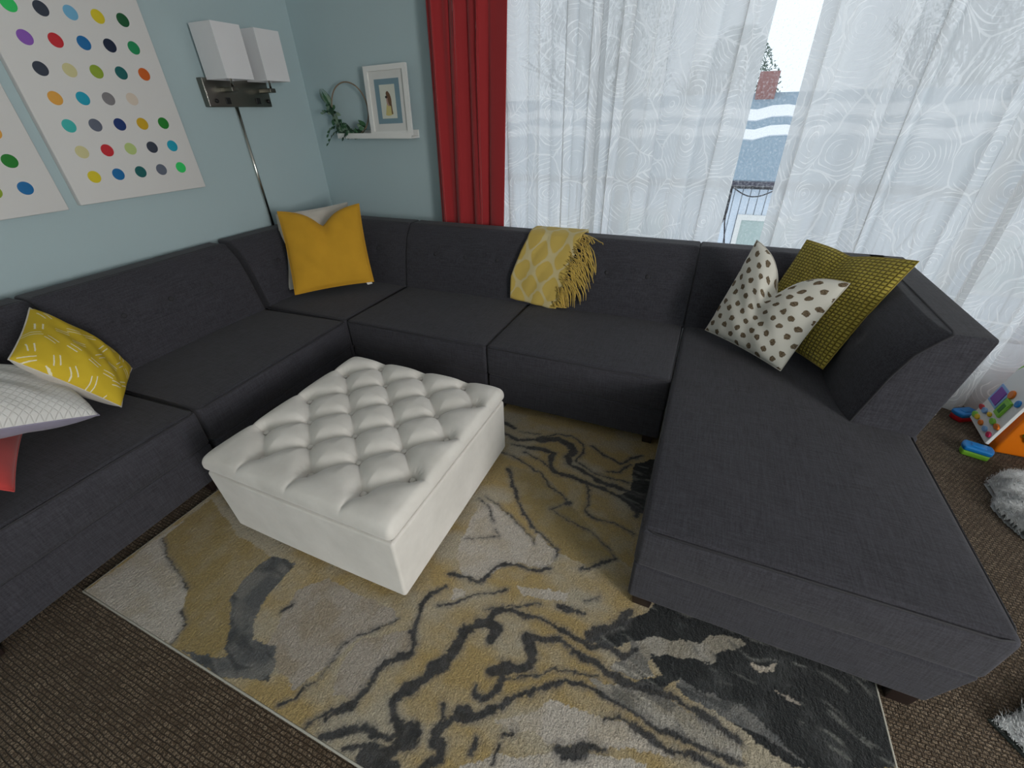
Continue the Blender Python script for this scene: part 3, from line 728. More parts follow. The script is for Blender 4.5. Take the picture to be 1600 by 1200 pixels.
def strokem():
    M = Mat('yellow_brushstroke_cotton', (.7,.5,.05), .9, spec=.2); uv = M.co('UV')
    u2 = M.mapg(uv, (5.6, 5.6, 1), (0,0,.3)); vo = M.n('TexVoronoi', {'Vector': u2, 'Scale': 1.0, 'Randomness': .55}, voronoi_dimensions='2D')
    loc = M.vmath('SUBTRACT', u2, vo.outputs['Position']); ang = M.math('MULTIPLY', M.n('SeparateColor', {0: vo.outputs['Color']}).outputs[0], 6.3)
    rt = M.n('VectorRotate', {'Vector': loc, 'Angle': ang}, rotation_type='Z_AXIS').outputs[0]
    s = M.n('SeparateXYZ', {0: rt}).outputs
    wob = M.rng(M.noise(M.mapg(uv, (40, 40, 1)), 1, 2), .3, .7, -.03, .03)
    st = M.math('ABSOLUTE', M.math('SUBTRACT', M.math('FRACT', M.math('ADD', M.math('MULTIPLY', s[1], 4.0), wob)), .5))
    a = M.rng(st, .10, .13, 1, 0); b_ = M.rng(M.math('ADD', M.math('ABSOLUTE', s[0]), wob), .31, .33, 1, 0); c = M.rng(M.math('ABSOLUTE', s[1]), .25, .27, 1, 0)
    f = M.math('MULTIPLY', M.math('MULTIPLY', a, b_), c)
    M.color(M.mix(f, (.66, .47, .035), (.82, .76, .55))); M.bump(M.noise(M.co(), 350, 2), .2, .001); return M.m
STROKE = strokem()
def quiltm():
    M = Mat('white_quilted_cotton', (.72,.72,.7), .9, spec=.2); uv = M.co('UV')
    s = M.n('SeparateXYZ', {0: M.mapg(uv, (24, 24, 1), (0,0,PI/4))}).outputs
    fx = M.math('ABSOLUTE', M.math('SUBTRACT', M.math('FRACT', s[0]), .5)); fy = M.math('ABSOLUTE', M.math('SUBTRACT', M.math('FRACT', s[1]), .5))
    h = M.rng(M.math('MAXIMUM', fx, fy), .36, .5, 1, 0); M.color(M.mix(h, (.66, .65, .63), (.74, .73, .71))); M.bump(h, .5, .003); return M.m
QUILT = quiltm()
pillow('throw_pillow', 'plain mustard yellow pillow leaning in the sofa corner', [(-2.462,1.945,.485),(-2.095,2.32,.50),(-2.27,2.52,.985),(-2.66,2.16,.975)], .15, [MUST], chop=.13, seed=3, tag=(.93,0.0))
pillow('throw_pillow', 'plain cream pillow behind the mustard one in the sofa corner', [(-2.615,2.01,.475),(-2.30,2.40,.475),(-2.46,2.61,.965),(-2.78,2.24,.93)], .11, [CREAM], seed=5)
pillow('throw_pillow', 'white pillow with brown spots on the chaise, dented top', [(.112,2.30,.500),(.452,2.03,.470),(.601,2.12,.88),(.250,2.43,.955)], .16, [DOTM], seam=CREAM, chop=.17, seed=8, chopw=.30)
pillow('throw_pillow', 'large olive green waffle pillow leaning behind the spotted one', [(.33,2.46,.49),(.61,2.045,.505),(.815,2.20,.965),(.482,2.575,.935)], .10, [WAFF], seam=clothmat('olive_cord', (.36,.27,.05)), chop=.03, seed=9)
pillow('throw_pillow', 'yellow pillow with white brushstroke dashes on top of the pile at the left', [(-2.20,.505,.79),(-2.135,.69,.475),(-2.42,.90,.49),(-2.535,.735,.85)], .17, [STROKE, CREAM], seam=CREAM, seed=12)
pillow('throw_pillow', 'white quilted pillow with a lilac underside, below the yellow dashed one', [(-1.99,.18,.72),(-2.04,.585,.53),(-2.48,.66,.60),(-2.42,.22,.82)], .19, [QUILT, LILAC], seam=LILAC, seed=14)
pillow('throw_pillow', 'coral red pillow at the bottom of the pile at the left edge', [(-1.93,.255,.475),(-2.36,.47,.49),(-2.47,.20,.80),(-2.02,-.0,.80)], .09, [CORAL], seed=15)

# ------------------------------------------------------------------ throw blanket
def throwm():
    M = Mat('yellow_trellis_knit', (.6,.45,.12), .95, spec=.15, sheen=.1); uv = M.co('UV')
    s = M.n('SeparateXYZ', {0: uv}).outputs
    nz = M.rng(M.noise(M.mapg(uv, (9, 9, 1)), 1, 2), .3, .7, -.5, .5)
    cx = M.math('COSINE', M.math('ADD', M.math('MULTIPLY', s[0], 2*PI/.155), nz)); cy = M.math('COSINE', M.math('ADD', M.math('MULTIPLY', s[1], 2*PI/.19), nz))
    d = M.math('ABSOLUTE', M.math('ADD', cx, cy)); f = M.rng(d, .26, .50, 1, 0)
    M.color(M.mix(f, (.60, .43, .11), (.61, .51, .27))); M.bump(M.noise(M.co(), 260, 2), .3, .002); return M.m
THROWM = throwm(); FRINGEM = clothmat('yellow_yarn', (.60, .41, .09), .2)
def throw():
    r = empty('throw_blanket', (-.85, 2.70, .86), 'folded yellow trellis-pattern throw with fringe hanging over the sofa back', 'blanket')
    Y0 = 1.83
    def path(s):                                   # s = 0 behind the back .. 1 front bottom; returns y, z
        rear = Y0+D-.01; ft = rear-back_front(1)
        L1, L2 = .16, back_front(1)
        L3 = .40; t = s*(L1+L2+L3)
        if t < L1: return rear+.008, TOP-.16+t
        if t < L1+L2: 
            k = (t-L1)/L2; return rear+.008-(L2+.012)*k, TOP+.008+.006*math.sin(PI*k)
        z = TOP-(t-L1-L2); return Y0+front_y(-.0, z, -.9, .9)-.014, z+.0
    def edge(s):
        z = path(s)[1]; k = max(0, min(1, (s-.42)/.58)) if s > .3 else 0
        return -1.015-.075*min(1, k*1.6), -.675-.10*k
    def body(layer):
        def f(u, v):
            s = v; y, z = path(s); a, b = edge(s)
            x = a+(b-a)*u + (.0 if layer == 0 else -.012)
            k = max(0, (s-.42)/.58)
            z = z + .035*k*(u-.5)*-1
            off = .004*math.sin(14*u+3*v)+.005*math.sin(5*u+9*v)
            y2 = y-(.010*(1-layer) if s > .3 else -.006)-abs(off)*(1 if s > .3 else -1)
            return (x, y2, z+(.008*(1-layer) if .2 < s < .45 else 0)), (u*.36+.02, v*.68)
        return f
    mb = MB(); vs, fs, uv = grid(30, 60, body(0)); mb.add(vs, fs, uv=uv)
    o = mb.build('blanket', THROWM, r, world=True)
    sm = o.modifiers.new('thick', 'SOLIDIFY'); sm.thickness = .009; sm.offset = 1
    mb = MB(); rs = random.Random(4)
    for i in range(120):
        s = .36+.64*rs.random(); y, z = path(s); a, b = edge(s); k = max(0, (s-.42)/.58); z -= .0175*k
        x = b-.004+rs.uniform(-.035, .0)*(1 if i % 3 == 0 else 0); y -= .017+rs.uniform(0, .008); L = rs.uniform(.10, .17)
        out = rs.uniform(.03, .15)*(1 if s < .75 else .35); pts = []
        for j in range(7):
            t = j/6; xx = x+out*math.sin(t*1.5)+.004*math.sin(9*t+i); zz = z-L*t**1.5*(1 if s < .93 else .5)+.004*math.sin(t*3)
            if s > .40:
                zz2 = min(max(zz, SEAT+.022), TOP+.03); yy = Y0+front_y(0, min(zz2, TOP), -.9, .9)-.016-(y*0)-rs.uniform(0, .006)-.012*math.sin(PI*t)
                yy = min(yy, y)
            else: zz2 = zz if zz > TOP+.016 or t < .0 else TOP+.016; yy = y-.14*t*(.5+rs.random()*.1)
            if s <= .40 and yy < Y0+D-.01-back_front(1)-.01: zz2 = zz2-.5*((Y0+D-.01-back_front(1)-.01)-yy)
            pts.append((xx, yy, zz2))
        mb.add(*tube(pts, [.0030]*6+[.0018], n=4))
    mb.build('fringe', FRINGEM, r, world=True, kind='stuff')
throw()

# ------------------------------------------------------------------ canvases
DC = dict(gb=(.03,.62,.14), ch=(.035,.045,.07), sk=(.17,.45,.68), ye=(.72,.58,.02), dg=(.005,.10,.03), pu=(.27,.10,.50), re=(.58,.02,.03), bl=(.004,.15,.40), na=(.004,.014,.045),
          gr=(.01,.28,.10), py=(.66,.61,.32), ol=(.28,.40,.03), te=(.003,.12,.12), orr=(.62,.12,.01), lo=(.78,.38,.06), cy=(.005,.35,.50), gy=(.22,.21,.22), pp=(.70,.60,.50),
          tu=(.05,.48,.45), sl=(.12,.14,.19), nb=(.003,.03,.16), go=(.62,.38,.01), g2=(.01,.22,.02), pl=(.48,.60,.22))
DK = list(DC); DM = [Mat('paint_'+k, DC[k], .5).m for k in DK]
def canvasm():
    M = Mat('white_canvas', (.74,.73,.72), .85, spec=.2); M.bump(M.noise(M.co(), 500, 2), .3, .0008); return M.m
CANV = canvasm()
def canvas(y0, y1, z0, z1, dots, label):
    b = MB(); b.add(*rbox((XW+.018, (y0+y1)/2, (z0+z1)/2), (.034, y1-y0, z1-z0), .004, k=2))
    xf = XW+.035
    for (y, z, k) in dots: b.add(*disc((xf-.0005, y, z), (1, 0, 0), .0275, .0012, 40, .5), mi=1+DK.index(k))
    ctr = (XW+.018, (y0+y1)/2, z0)
    o = b.build('canvas_painting', [CANV]+DM, smooth=True); autosmooth(o, 35)
    o['label'] = label; o['category'] = 'painting'; o['group'] = 'spotted canvases on the blue wall'
    return o
R = [['gb','ch','sk','ye','dg'], ['pu','re','bl','na','gr'], ['ch','py','ol','te','orr'], ['lo','cy','gy','pp',None], ['tu','sl','nb','go','g2'], ['py','re','pl','ch','cy'], ['ye','bl','te','sl','gb']]
q = .9880
dots = [((1.364+.1113*j)*q, 1.5+(1.935-.1117*i-1.5)*q, R[i][j]) for i in range(7) for j in range(5) if R[i][j]]
dots += [((1.364+.1113*j)*q, 1.5+(2.047-1.5)*q, k) for j, k in enumerate(['re','gr','te','lo','bl'])]
canvas(1.250*q, 1.916*q, 1.5+(1.146-1.5)*q, 2.11, dots, 'white canvas of colourful dots, the fully visible one nearest the wall lamp')
rr = random.Random(3); kl = [k for k in DK]
L2 = []
for j in range(5):
    for i in range(8):
        k = rr.choice(kl)
        if (j, i) == (0, 0): k = 'bl'
        if (j, i) == (0, 1): k = 'g2'
        if (j, i) == (0, 2): k = 'lo'
        if (j, i) == (1, 0): k = 'ol'
        L2.append(((1.080-.1113*j)*q, 1.5+(1.250+.1117*i-1.5)*q, k))
canvas(.53*q, 1.196*q, 1.5+(1.136-1.5)*q, 2.10, L2, 'white dotted canvas cut off by the left edge of the picture')

# ------------------------------------------------------------------ wall lamp
def sconce():
    r = empty('wall_lamp', (XW, 2.315, 1.57), 'double wall lamp with two square white shades on a nickel plate', 'lamp')
    b = MB(); b.add(*rbox((XW+.0225, 2.318, 1.637), (.044, .452, .146), .004, k=2)); bp = b.build('back_plate', NICKEL, r, world=True)
    b = MB(); b.add(*bx(XW+.0445, XW+.0465, 2.094, 2.099, 1.566, 1.708, .001)); b.build('edge_trim', CHROME, bp, world=False)
    for o in [x for x in bp.children]: 
        o.location = -Vector(r.location)
    for yc in (2.216, 2.492):
        sx0, sx1, y0, y1, z0, z1 = -2.876, -2.700, yc-.090, yc+.092, 1.699, 1.958
        b = MB(); t = .0025
        b.add(*box(sx0, sx1, y0, y0+t, z0, z1)); b.add(*box(sx0, sx1, y1-t, y1, z0, z1))
        b.add(*box(sx0, sx0+t, y0+t, y1-t, z0, z1)); b.add(*box(sx1-t, sx1, y0+t, y1-t, z0, z1))
        sh = b.build('lamp_shade', SHADE, r, smooth=False, world=True)
        xc = (sx0+sx1)/2
        b = MB(); b.add(*tube([(xc, yc, 1.655), (xc, yc, 1.80)], .0065, n=12)); b.add(*tube([(xc, yc, 1.78), (xc, yc, 1.83)], .015, n=12))
        b.build('lamp_stem', CHROME, r, world=True)
        b = MB(); b.add(*bx(XW+.04, xc+.015, yc-.022, yc+.022, 1.640, 1.664, .003)); b.build('arm', NICKEL, r, world=True)
        b = MB(); b.add(*tube([(xc, y0+t, 1.82), (xc, y1-t, 1.82)], .002, n=6)); b.add(*tube([(sx0+t, yc, 1.82), (sx1-t, yc, 1.82)], .002, n=6)); b.build('shade_support', CHROME, r, world=True)
    for yc in (2.143, 2.521):
        MB().add(*disc((XW+.044, yc, 1.595), (1, 0, 0), .011, .014, 20)).build('switch_knob', BLACKP, r, world=True)
    for yc in (2.222, 2.440):
        MB().add(*rbox((XW+.047, yc, 1.596), (.007, .034, .034), .003, k=2)).build('power_outlet', BLACKP, r, world=True)
    b = MB(); b.add(*tube([(XW+.012, 2.293, 1.57), (XW+.012, 2.293, .80)], .0105, n=16)); b.build('cord_cover', CHROME, r, world=True)
sconce()

# ------------------------------------------------------------------ picture shelf, frame, hoop wreath
def shelf():
    b = MB(); x0, x1 = -2.612, -1.965; z = 1.362
    b.add(*bx(x0, x1, YW-.100, YW-.001, z, z+.012, .002)); b.add(*bx(x0, x1, YW-.103, YW-.092, z, z+.034, .002)); b.add(*bx(x0, x1, YW-.014, YW-.001, z+.010, z+.05, .002))
    o = b.build('picture_ledge', WHITEP); autosmooth(o)
    o['label'] = 'narrow white picture ledge on the blue wall beside the red drape'; o['category'] = 'shelf'
shelf()
def frame():
    r = empty('framed_picture', (-2.13, YW-.06, 1.376), 'white framed print of a yellow figure, leaning on the ledge', 'picture')
    w, h, t = .342, .405, .020; tilt = .085
    M = Matrix.Translation((0, -.022, .0)) @ Matrix.Rotation(-.02, 4, 'Y') @ Matrix.Rotation(-tilt, 4, 'X')
    f = .030
    b = MB()
    for a in (box(-w/2, w/2, -t, 0, 0, f), box(-w/2, w/2, -t, 0, h-f, h), box(-w/2, -w/2+f, -t, 0, f, h-f), box(w/2-f, w/2, -t, 0, f, h-f)): b.add(*a, M=M)
    b.build('frame', WHITEP, r, smooth=False)
    MB().add(*box(-w/2+f, w/2-f, -.008, -.004, f, h-f), M=M).build('mat_board', plain('white_mat', (.70,.70,.68), .8), r, smooth=False)
    b = MB(); b.add(*box(-.100, .100, -.0095, -.0082, .075, .330), M=M); b.build('blue_mat', plain('blue_grey_mat', (.19,.30,.36), .8), r, smooth=False, label='blue grey inner mat')
    pr = MB(); pr.add(*box(-.062, .062, -.0108, -.0097, .105, .298), M=M)
    cols = [plain('print_paper', (.66,.68,.60), .8), plain('brown_wash', (.16,.09,.05), .8), plain('yellow_wash', (.60,.52,.22), .8), plain('rose_wash', (.40,.26,.22), .8), plain('dark_ink', (.03,.03,.025), .8)]
    def blob(pts, mi, y=-.0112):
        n = len(pts); pr.add([(x, y, z) for x, z in pts]+[(x, y+.0003, z) for x, z in pts], [tuple(range(n)), tuple(range(2*n-1, n-1, -1))]+[(i, i+n, (i+1) % n+n, (i+1) % n) for i in range(n)], mi=mi, M=M)
    def ell(cx, cz, a, b_, mi, y, rot=0, n=18):
        blob([(cx+a*math.cos(2*PI*i/n)*math.cos(rot)-b_*math.sin(2*PI*i/n)*math.sin(rot), cz+a*math.cos(2*PI*i/n)*math.sin(rot)+b_*math.sin(2*PI*i/n)*math.cos(rot)) for i in range(n)], mi, y)
    blob([(-.030,.125),(-.010,.120),(.012,.122),(.034,.130),(.026,.165),(.018,.196),(-.012,.196),(-.022,.160)], 2, -.0112)
    ell(.002, .205, .016, .030, 3, -.0114, .1); ell(.012, .215, .015, .040, 1, -.0116, .15); ell(.000, .246, .013, .015, 1, -.0118); ell(-.012, .228, .009, .008, 4, -.0120)
    blob([(.020,.130),(.030,.128),(.026,.200),(.018,.205)], 1, -.0113)
    pr.build('print', cols, r, smooth=False)
frame()
LEAF = [Mat('leaf_green', (.045,.13,.06), .5).m, Mat('sage_leaf_green', (.16,.24,.17), .6).m, Mat('dark_leaf_green', (.012,.045,.022), .5).m]
def wreath():
    c = Vector((-2.492, YW-.055, 1.541)); R0 = .160
    r = empty('hoop_wreath', (c.x, c.y, 1.375), 'thin wooden hoop with green leaves and a bud, standing on the ledge', 'wreath')
    pt = lambda a, rad=R0, dy=0: Vector((c.x+rad*math.cos(a), c.y+dy, c.z+rad*math.sin(a)*1.0))
    MB().add(*tube([pt(2*PI*i/64) for i in range(64)], .0045, True, 8)).build('hoop', plain('pale_wood_hoop', (.26,.19,.13), .6), r, world=True)
    rs = random.Random(5); fl = MB(); st = MB()
    def leaf(p, d, L, W, mi):
        d = d.normalized(); n = Vector((rs.uniform(-.5,.5), -1, rs.uniform(-.4,.6))).normalized(); s = d.cross(n).normalized(); n = s.cross(d)
        vs = []; ks = [(0, .05), (.2, .7), (.45, 1), (.7, .75), (.9, .3), (1, .02)]
        for t, w in ks:
            q_ = p+d*L*t - n*(-.25*L*t*t)*-1
            vs += [tuple(q_+s*W*w+n*.12*W*w), tuple(q_), tuple(q_-s*W*w+n*.12*W*w)]
        m = len(ks); off = n*.0008; vs2 = [tuple(Vector(v)-off) for v in vs]
        fs = []
        for i in range(m-1):
            a = i*3; fs += [(a, a+1, a+4, a+3), (a+1, a+2, a+5, a+4)]
        k = len(vs); fs += [tuple(x+k for x in f[::-1]) for f in fs[:]]
        fl.add(vs+vs2, fs, mi=mi)
    for i in range(150):
        a = math.radians(rs.choice([rs.uniform(165, 235), rs.uniform(225, 320), rs.uniform(235, 300)]))
        p = pt(a, R0+rs.uniform(-.012, .02), rs.uniform(-.022, .02)); tang = Vector((math.sin(a), 0, -math.cos(a)))*(-1 if a < 4.1 else 1)
        out = Vector((math.cos(a), 0, math.sin(a))); d = tang*rs.uniform(.2, 1)+out*rs.uniform(-.9, 1.0)+Vector((0, rs.uniform(-.6, .25), rs.uniform(0,.3)))
        if a > 4.0 and d.z < 0: d.z *= -.5
        p.y = min(p.y, YW-.02); leaf(p, d, rs.uniform(.032, .062), rs.uniform(.009, .018), rs.choice([0, 0, 1, 2]))
    for sgn, p0, d0 in ((1, (-2.60, 1.44), (-.10, -.05)), (1, (-2.58, 1.42), (-.14, -.09)), (1, (-2.50, 1.41), (-.02, -.035)), (1, (-2.62, 1.50), (-.08, .02))):
        a = Vector((p0[0], c.y-.03, p0[1])); pts = [a+Vector((d0[0]*t/5, -.055*(t/5 if p0[0] > -2.55 else .2), d0[1]*t/5+.02*math.sin(t/5*PI))) for t in range(6)]
        st.add(*tube(pts, .0015, n=5))
        for p in pts[1:]: leaf(p, Vector((d0[0]+rs.uniform(-.03,.03), -.02, d0[1]+rs.uniform(-.03,.03))), .034, .008, rs.choice([0, 1, 2]))
    st.add(*tube([pt(math.radians(x), R0+.006, -.004) for x in range(160, 320, 8)], .003, n=6)); st.build('stems', LEAF[2], r, world=True)
    fl.build('leaves', LEAF, r, world=True, kind='stuff')
    # closed bud on the upper left
    b = MB(); base = pt(math.radians(172), R0+.012)
    for k in range(11):
        a = 2*PI*k/11; 
        vs = []; 
        for t in range(7):
            f = t/6; rad = .037*math.sin(PI*min(1, .08+f*.86))**.8
            ax = base+Vector((-.045*f, -.012*f, .105*f))
            for s in (-1, 0, 1):
                aa = a+s*.30*math.sin(PI*min(.98, f+.05)); vs.append(tuple(ax+Vector((math.cos(aa)*rad, math.sin(aa)*rad*.7, .0))+Vector((0,0,-.002*abs(s)))))
        b.add(vs, [(i*3+j, i*3+j+1, i*3+j+4, i*3+j+3) for i in range(6) for j in range(2)], mi=k % 2)
    b.build('bud', [LEAF[1], LEAF[0]], r, world=True)
wreath()

# ------------------------------------------------------------------ curtains
def curtain(name, x0, x1, y, z0, z1, mat, amp, wl, seed, label, group, topshift=0, thick=None, skew=0, cat='curtain'):
    rs = np.random.RandomState(seed); n = int((x1-x0)/.0075); nz = 26
    t = np.linspace(0, 1, n+1); k = (x1-x0)/wl
    wob = np.interp(t, np.linspace(0, 1, 9), rs.rand(9))*1.6; ampm = np.interp(t, np.linspace(0, 1, 13), .35+rs.rand(13)*.8)
    ph = 2*PI*k*t+wob*3.2; ph = ph+.45*np.sin(ph)
    mb = MB(); vs = []; uv = []
    arc = np.concatenate([[0], np.cumsum(np.hypot(np.diff(t)*(x1-x0), np.diff(amp*ampm*np.sin(ph))))])
    for j in range(nz+1):
        f = j/nz; z = z0+(z1-z0)*f
        yy = y+amp*ampm*(.75+.35*(1-f))*np.sin(ph+.5*np.sin(2.2*f+wob))+.2*amp*np.sin(ph*2.3+1.5*f)
        xx = x0+(x1-x0)*t+topshift*f+.18*wl*np.sin(ph*.5+3*f)*.3+.012*np.sin(ph*2)
        for i in range(n+1): vs.append((xx[i], yy[i], z)); uv.append((arc[i]+seed*1.37, z))
    fs = [(j*(n+1)+i, j*(n+1)+i+1, (j+1)*(n+1)+i+1, (j+1)*(n+1)+i) for j in range(nz) for i in range(n)]
    mb.add(vs, fs, uv=uv); o = mb.build(name, mat)
    if thick: sm = o.modifiers.new('thick', 'SOLIDIFY'); sm.thickness = thick
    o['label'] = label; o['category'] = cat
    if group: o['group'] = group
    return o
GS = 'sheer patterned curtains'
curtain('sheer_curtain', -1.285, -.66, 2.835, .03, 2.40, SHEER, .030, .15, 1, 'white sheer curtain panel beside the red drape, at the left end of the window', GS)
curtain('sheer_curtain', -.76, .068, 2.848, .03, 2.40, SHEER, .042, .20, 2, 'white swirl-pattern sheer curtain panel behind the yellow throw, left of the gap', GS, topshift=.062)
curtain('sheer_curtain', .300, 1.28, 2.845, .03, 2.40, SHEER, .045, .21, 3, 'white swirl-pattern sheer curtain panel behind the olive pillow, right of the gap', GS)
curtain('sheer_curtain', 1.24, 2.70, 2.825, .012, 2.40, SHEER, .045, .23, 4, 'white sheer curtain panel hanging to the floor behind the toy, at the right edge', GS)
curtain('red_drape', -1.815, -1.315, 2.805, .03, 2.40, REDM, .040, .150, 5, 'heavy red drape at the left end of the window', None, topshift=.095, thick=.003)
curtain('red_drape', 1.70, 2.10, 2.895, .03, 2.40, REDM, .012, .10, 6, 'red drape glimpsed through the sheer behind the toy', None, thick=.003)
b = MB(); b.add(*tube([(-1.95, 2.84, 2.42), (3.0, 2.84, 2.42)], .012, n=12)); 
for x in (-1.97, 3.02): b.add(*disc((x if x < 0 else x-.03, 2.84, 2.42), (1, 0, 0), .022, .03, 16))
for x in (-1.9, .2, 2.9): b.add(*bx(x-.01, x+.01, 2.83, 2.92, 2.415, 2.435))
o = b.build('curtain_rod', NICKEL); o['label'] = 'metal curtain rod above the window, out of view'; o['category'] = 'curtain rod'

# ------------------------------------------------------------------ toys on the carpet
TC = dict(o=(.80,.19,.005), g=(.25,.60,.05), b=(.01,.22,.62), r=(.55,.01,.02), y=(.85,.55,.02), p=(.22,.05,.42), pk=(.70,.03,.12), w=(.90,.90,.90), lb=(.25,.45,.78), dg=(.02,.20,.02))
TM = {k: Mat('toy_plastic_'+k, c, .32).m for k, c in TC.items()}
def walker():
    r = empty('activity_toy', (1.62, 2.55, 0), 'orange and white toy activity panel with coloured buttons on the carpet', 'toy')
    yn, yf = 2.44, 2.66                       # near and far side
    # orange body: prism with slanted front
    prof = [(1.56, .004), (1.562, .05), (1.60, .40), (1.66, .47), (1.90, .47), (1.95, .004)]
    n = len(prof); b = MB()
    b.add([(x, yn, z) for x, z in prof]+[(x, yf, z) for x, z in prof], [tuple(range(n)), tuple(range(2*n-1, n-1, -1))]+[(i, i+n, (i+1) % n+n, (i+1) % n) for i in range(n)])
    body = b.build('body', TM['o'], r, smooth=False, world=True)
    bv = body.modifiers.new('b', 'BEVEL'); bv.width = .012; bv.segments = 3
    # panel plane
    O = Vector((1.512, yn-.004, .047)); A = Vector((.012, yf-yn+.008, .012)); B = Vector((.062, 0, .385)); N = (B.cross(A)).normalized()
    if N.x > 0: N = -N
    def W(a, c, h=0): return O+A*a+B*c+N*h
    def slab(name, outline, h0, h1, mat, par, bev=.003):
        m = len(outline); bb = MB()
        bb.add([tuple(W(a, c, h0)) for a, c in outline]+[tuple(W(a, c, h1)) for a, c in outline],
               [tuple(range(m)), tuple(range(2*m-1, m-1, -1))]+[(i, i+m, (i+1) % m+m, (i+1) % m) for i in range(m)])
        o = bb.build(name, mat, par, world=False, smooth=False); o.location = -Vector(r.location) if par is r else (0, 0, 0)
        v = o.modifiers.new('b', 'BEVEL'); v.width = bev; v.segments = 2; return o
    arch = [(0, 0), (1, 0), (1, .72)]+[(.5+.5*math.cos(t*PI/10), .72+.26*math.sin(t*PI/10)) for t in range(1, 10)]+[(0, .72)]
    slab('green_rim', [(.5+(a-.5)*1.10, .3+(c-.3)*1.09) for a, c in arch[2:]], -.03, -.004, TM['g'], r)
    pnl = slab('panel', arch, -.012, .004, TM['w'], r)
    def fromimg(x, y):       # coordinates read off the photo, expressed in the panel's own frame
        dx, dy = x-375, y-860; det = (-60)*(-390)-(425)*(-240)
        a = (dx*-390-425*dy)/det; c = (-60*dy+240*dx)/det
        return a, c*.62
    def el(a, c, ra, rc, n=16, rot=0): return [(a+ra*math.cos(2*PI*i/n)*math.cos(rot)-rc*math.sin(2*PI*i/n)*math.sin(rot)*.6, c+ra*math.cos(2*PI*i/n)*math.sin(rot)*.6+rc*math.sin(2*PI*i/n)*math.cos(rot)) for i in range(n)]
    BT = [((462,485),'r',.17,.030,'button'), ((375,560),'g',.16,.040,'button'), ((480,540),'lb',.15,.036,'button'), ((395,610),'y',.14,.034,'button'), ((510,575),'y',.11,.028,'button'),
          ((408,665),'o',.13,.034,'button'), ((515,640),'g',.16,.036,'button'), ((425,720),'lb',.13,.034,'button'), ((535,700),'o',.15,.034,'button'), ((442,773),'pk',.12,.036,'button'),
          ((765,455),'b',.12,.045,'button'), ((750,370),'o',.15,.055,'switch')]
    for (xy, k, ra, rc, nm) in BT:
        a, c = fromimg(*xy); a = max(.1, min(.9, a)); 
        slab(nm, el(a, c, ra*.62, rc), .002, .013, TM[k], r, .004)
    a, c = fromimg(630, 345); a = min(a, .80)
    slab('screen_frame', [(a-.24, c-.13), (a+.18, c-.13), (a+.18, c+.13), (a-.24, c+.13)], .003, .007, TM['lb'], r)
    slab('screen', [(a-.18, c-.10), (a+.12, c-.10), (a+.12, c+.10), (a-.18, c+.10)], .005, .0095, TM['p'], r)
    a, c = fromimg(640, 510)
    sl = slab('slider', [(a-.10, c-.11), (a+.14, c-.11), (a+.14, c+.12), (a-.10, c+.12)], .003, .014, TM['g'], r)
    slab('slot', [(a-.04, c-.06), (a+.07, c-.06), (a+.07, c+.06), (a-.04, c+.06)], .010, .0155, TM['dg'], r, .001)
    # gears on the near side
    for gx, gz, gr, k in ((1.655, .135, .040, 'g'), (1.72, .075, .035, 'y')):
        m = 24; pts = [(gx+(gr*(1 if i % 4 < 2 else .82))*math.cos(2*PI*i/m), gz+(gr*(1 if i % 4 < 2 else .82))*math.sin(2*PI*i/m)) for i in range(m)]
        bb = MB(); bb.add([(x, yn-.016, z) for x, z in pts]+[(x, yn+.002, z) for x, z in pts], [tuple(range(m)), tuple(range(2*m-1, m-1, -1))]+[(i, i+m, (i+1) % m+m, (i+1) % m) for i in range(m)])
        bb.add(*disc((gx, yn-.016, gz), (0, -1, 0), gr*.4, .006, 16)); bb.build('gear', TM[k], r, smooth=False, world=True)
walker()
def block(x, y, rot, top, bot, label):
    r = empty('toy_block', (x, y, 0), label, 'toy', 'two-coloured toy blocks on the carpet', rot)
    def sh(x_, y_, z_): return x_*(1+.10*math.cos(y_*60)), y_, z_
    MB().add(*rbox((0, 0, .015), (.100, .066, .030), .008, (6, 4, 1), 3, sh)).build('lower_half', TM[bot], r)
    b = MB(); b.add(*rbox((0, 0, .043), (.108, .072, .027), .010, (6, 4, 1), 3, sh)); b.add(*rbox((0, 0, .057), (.055, .030, .008), .004, (2, 2, 1), 2)); b.build('upper_half', TM[top], r)
block(1.535, 2.735, .5, 'b', 'r', 'blue and red toy block on the carpet by the curtain hem')
block(1.465, 2.385, -.3, 'b', 'g', 'blue and green toy block at the foot of the orange toy')
FUR = Mat('grey_white_fur', (.62,.63,.64), .95, sheen=.3)
nf = FUR.noise(FUR.co(), 11, 4, .6); FUR.color(FUR.mix(FUR.rng(nf, .40, .62), (.34,.35,.36), (.72,.73,.74))); FUR = FUR.m
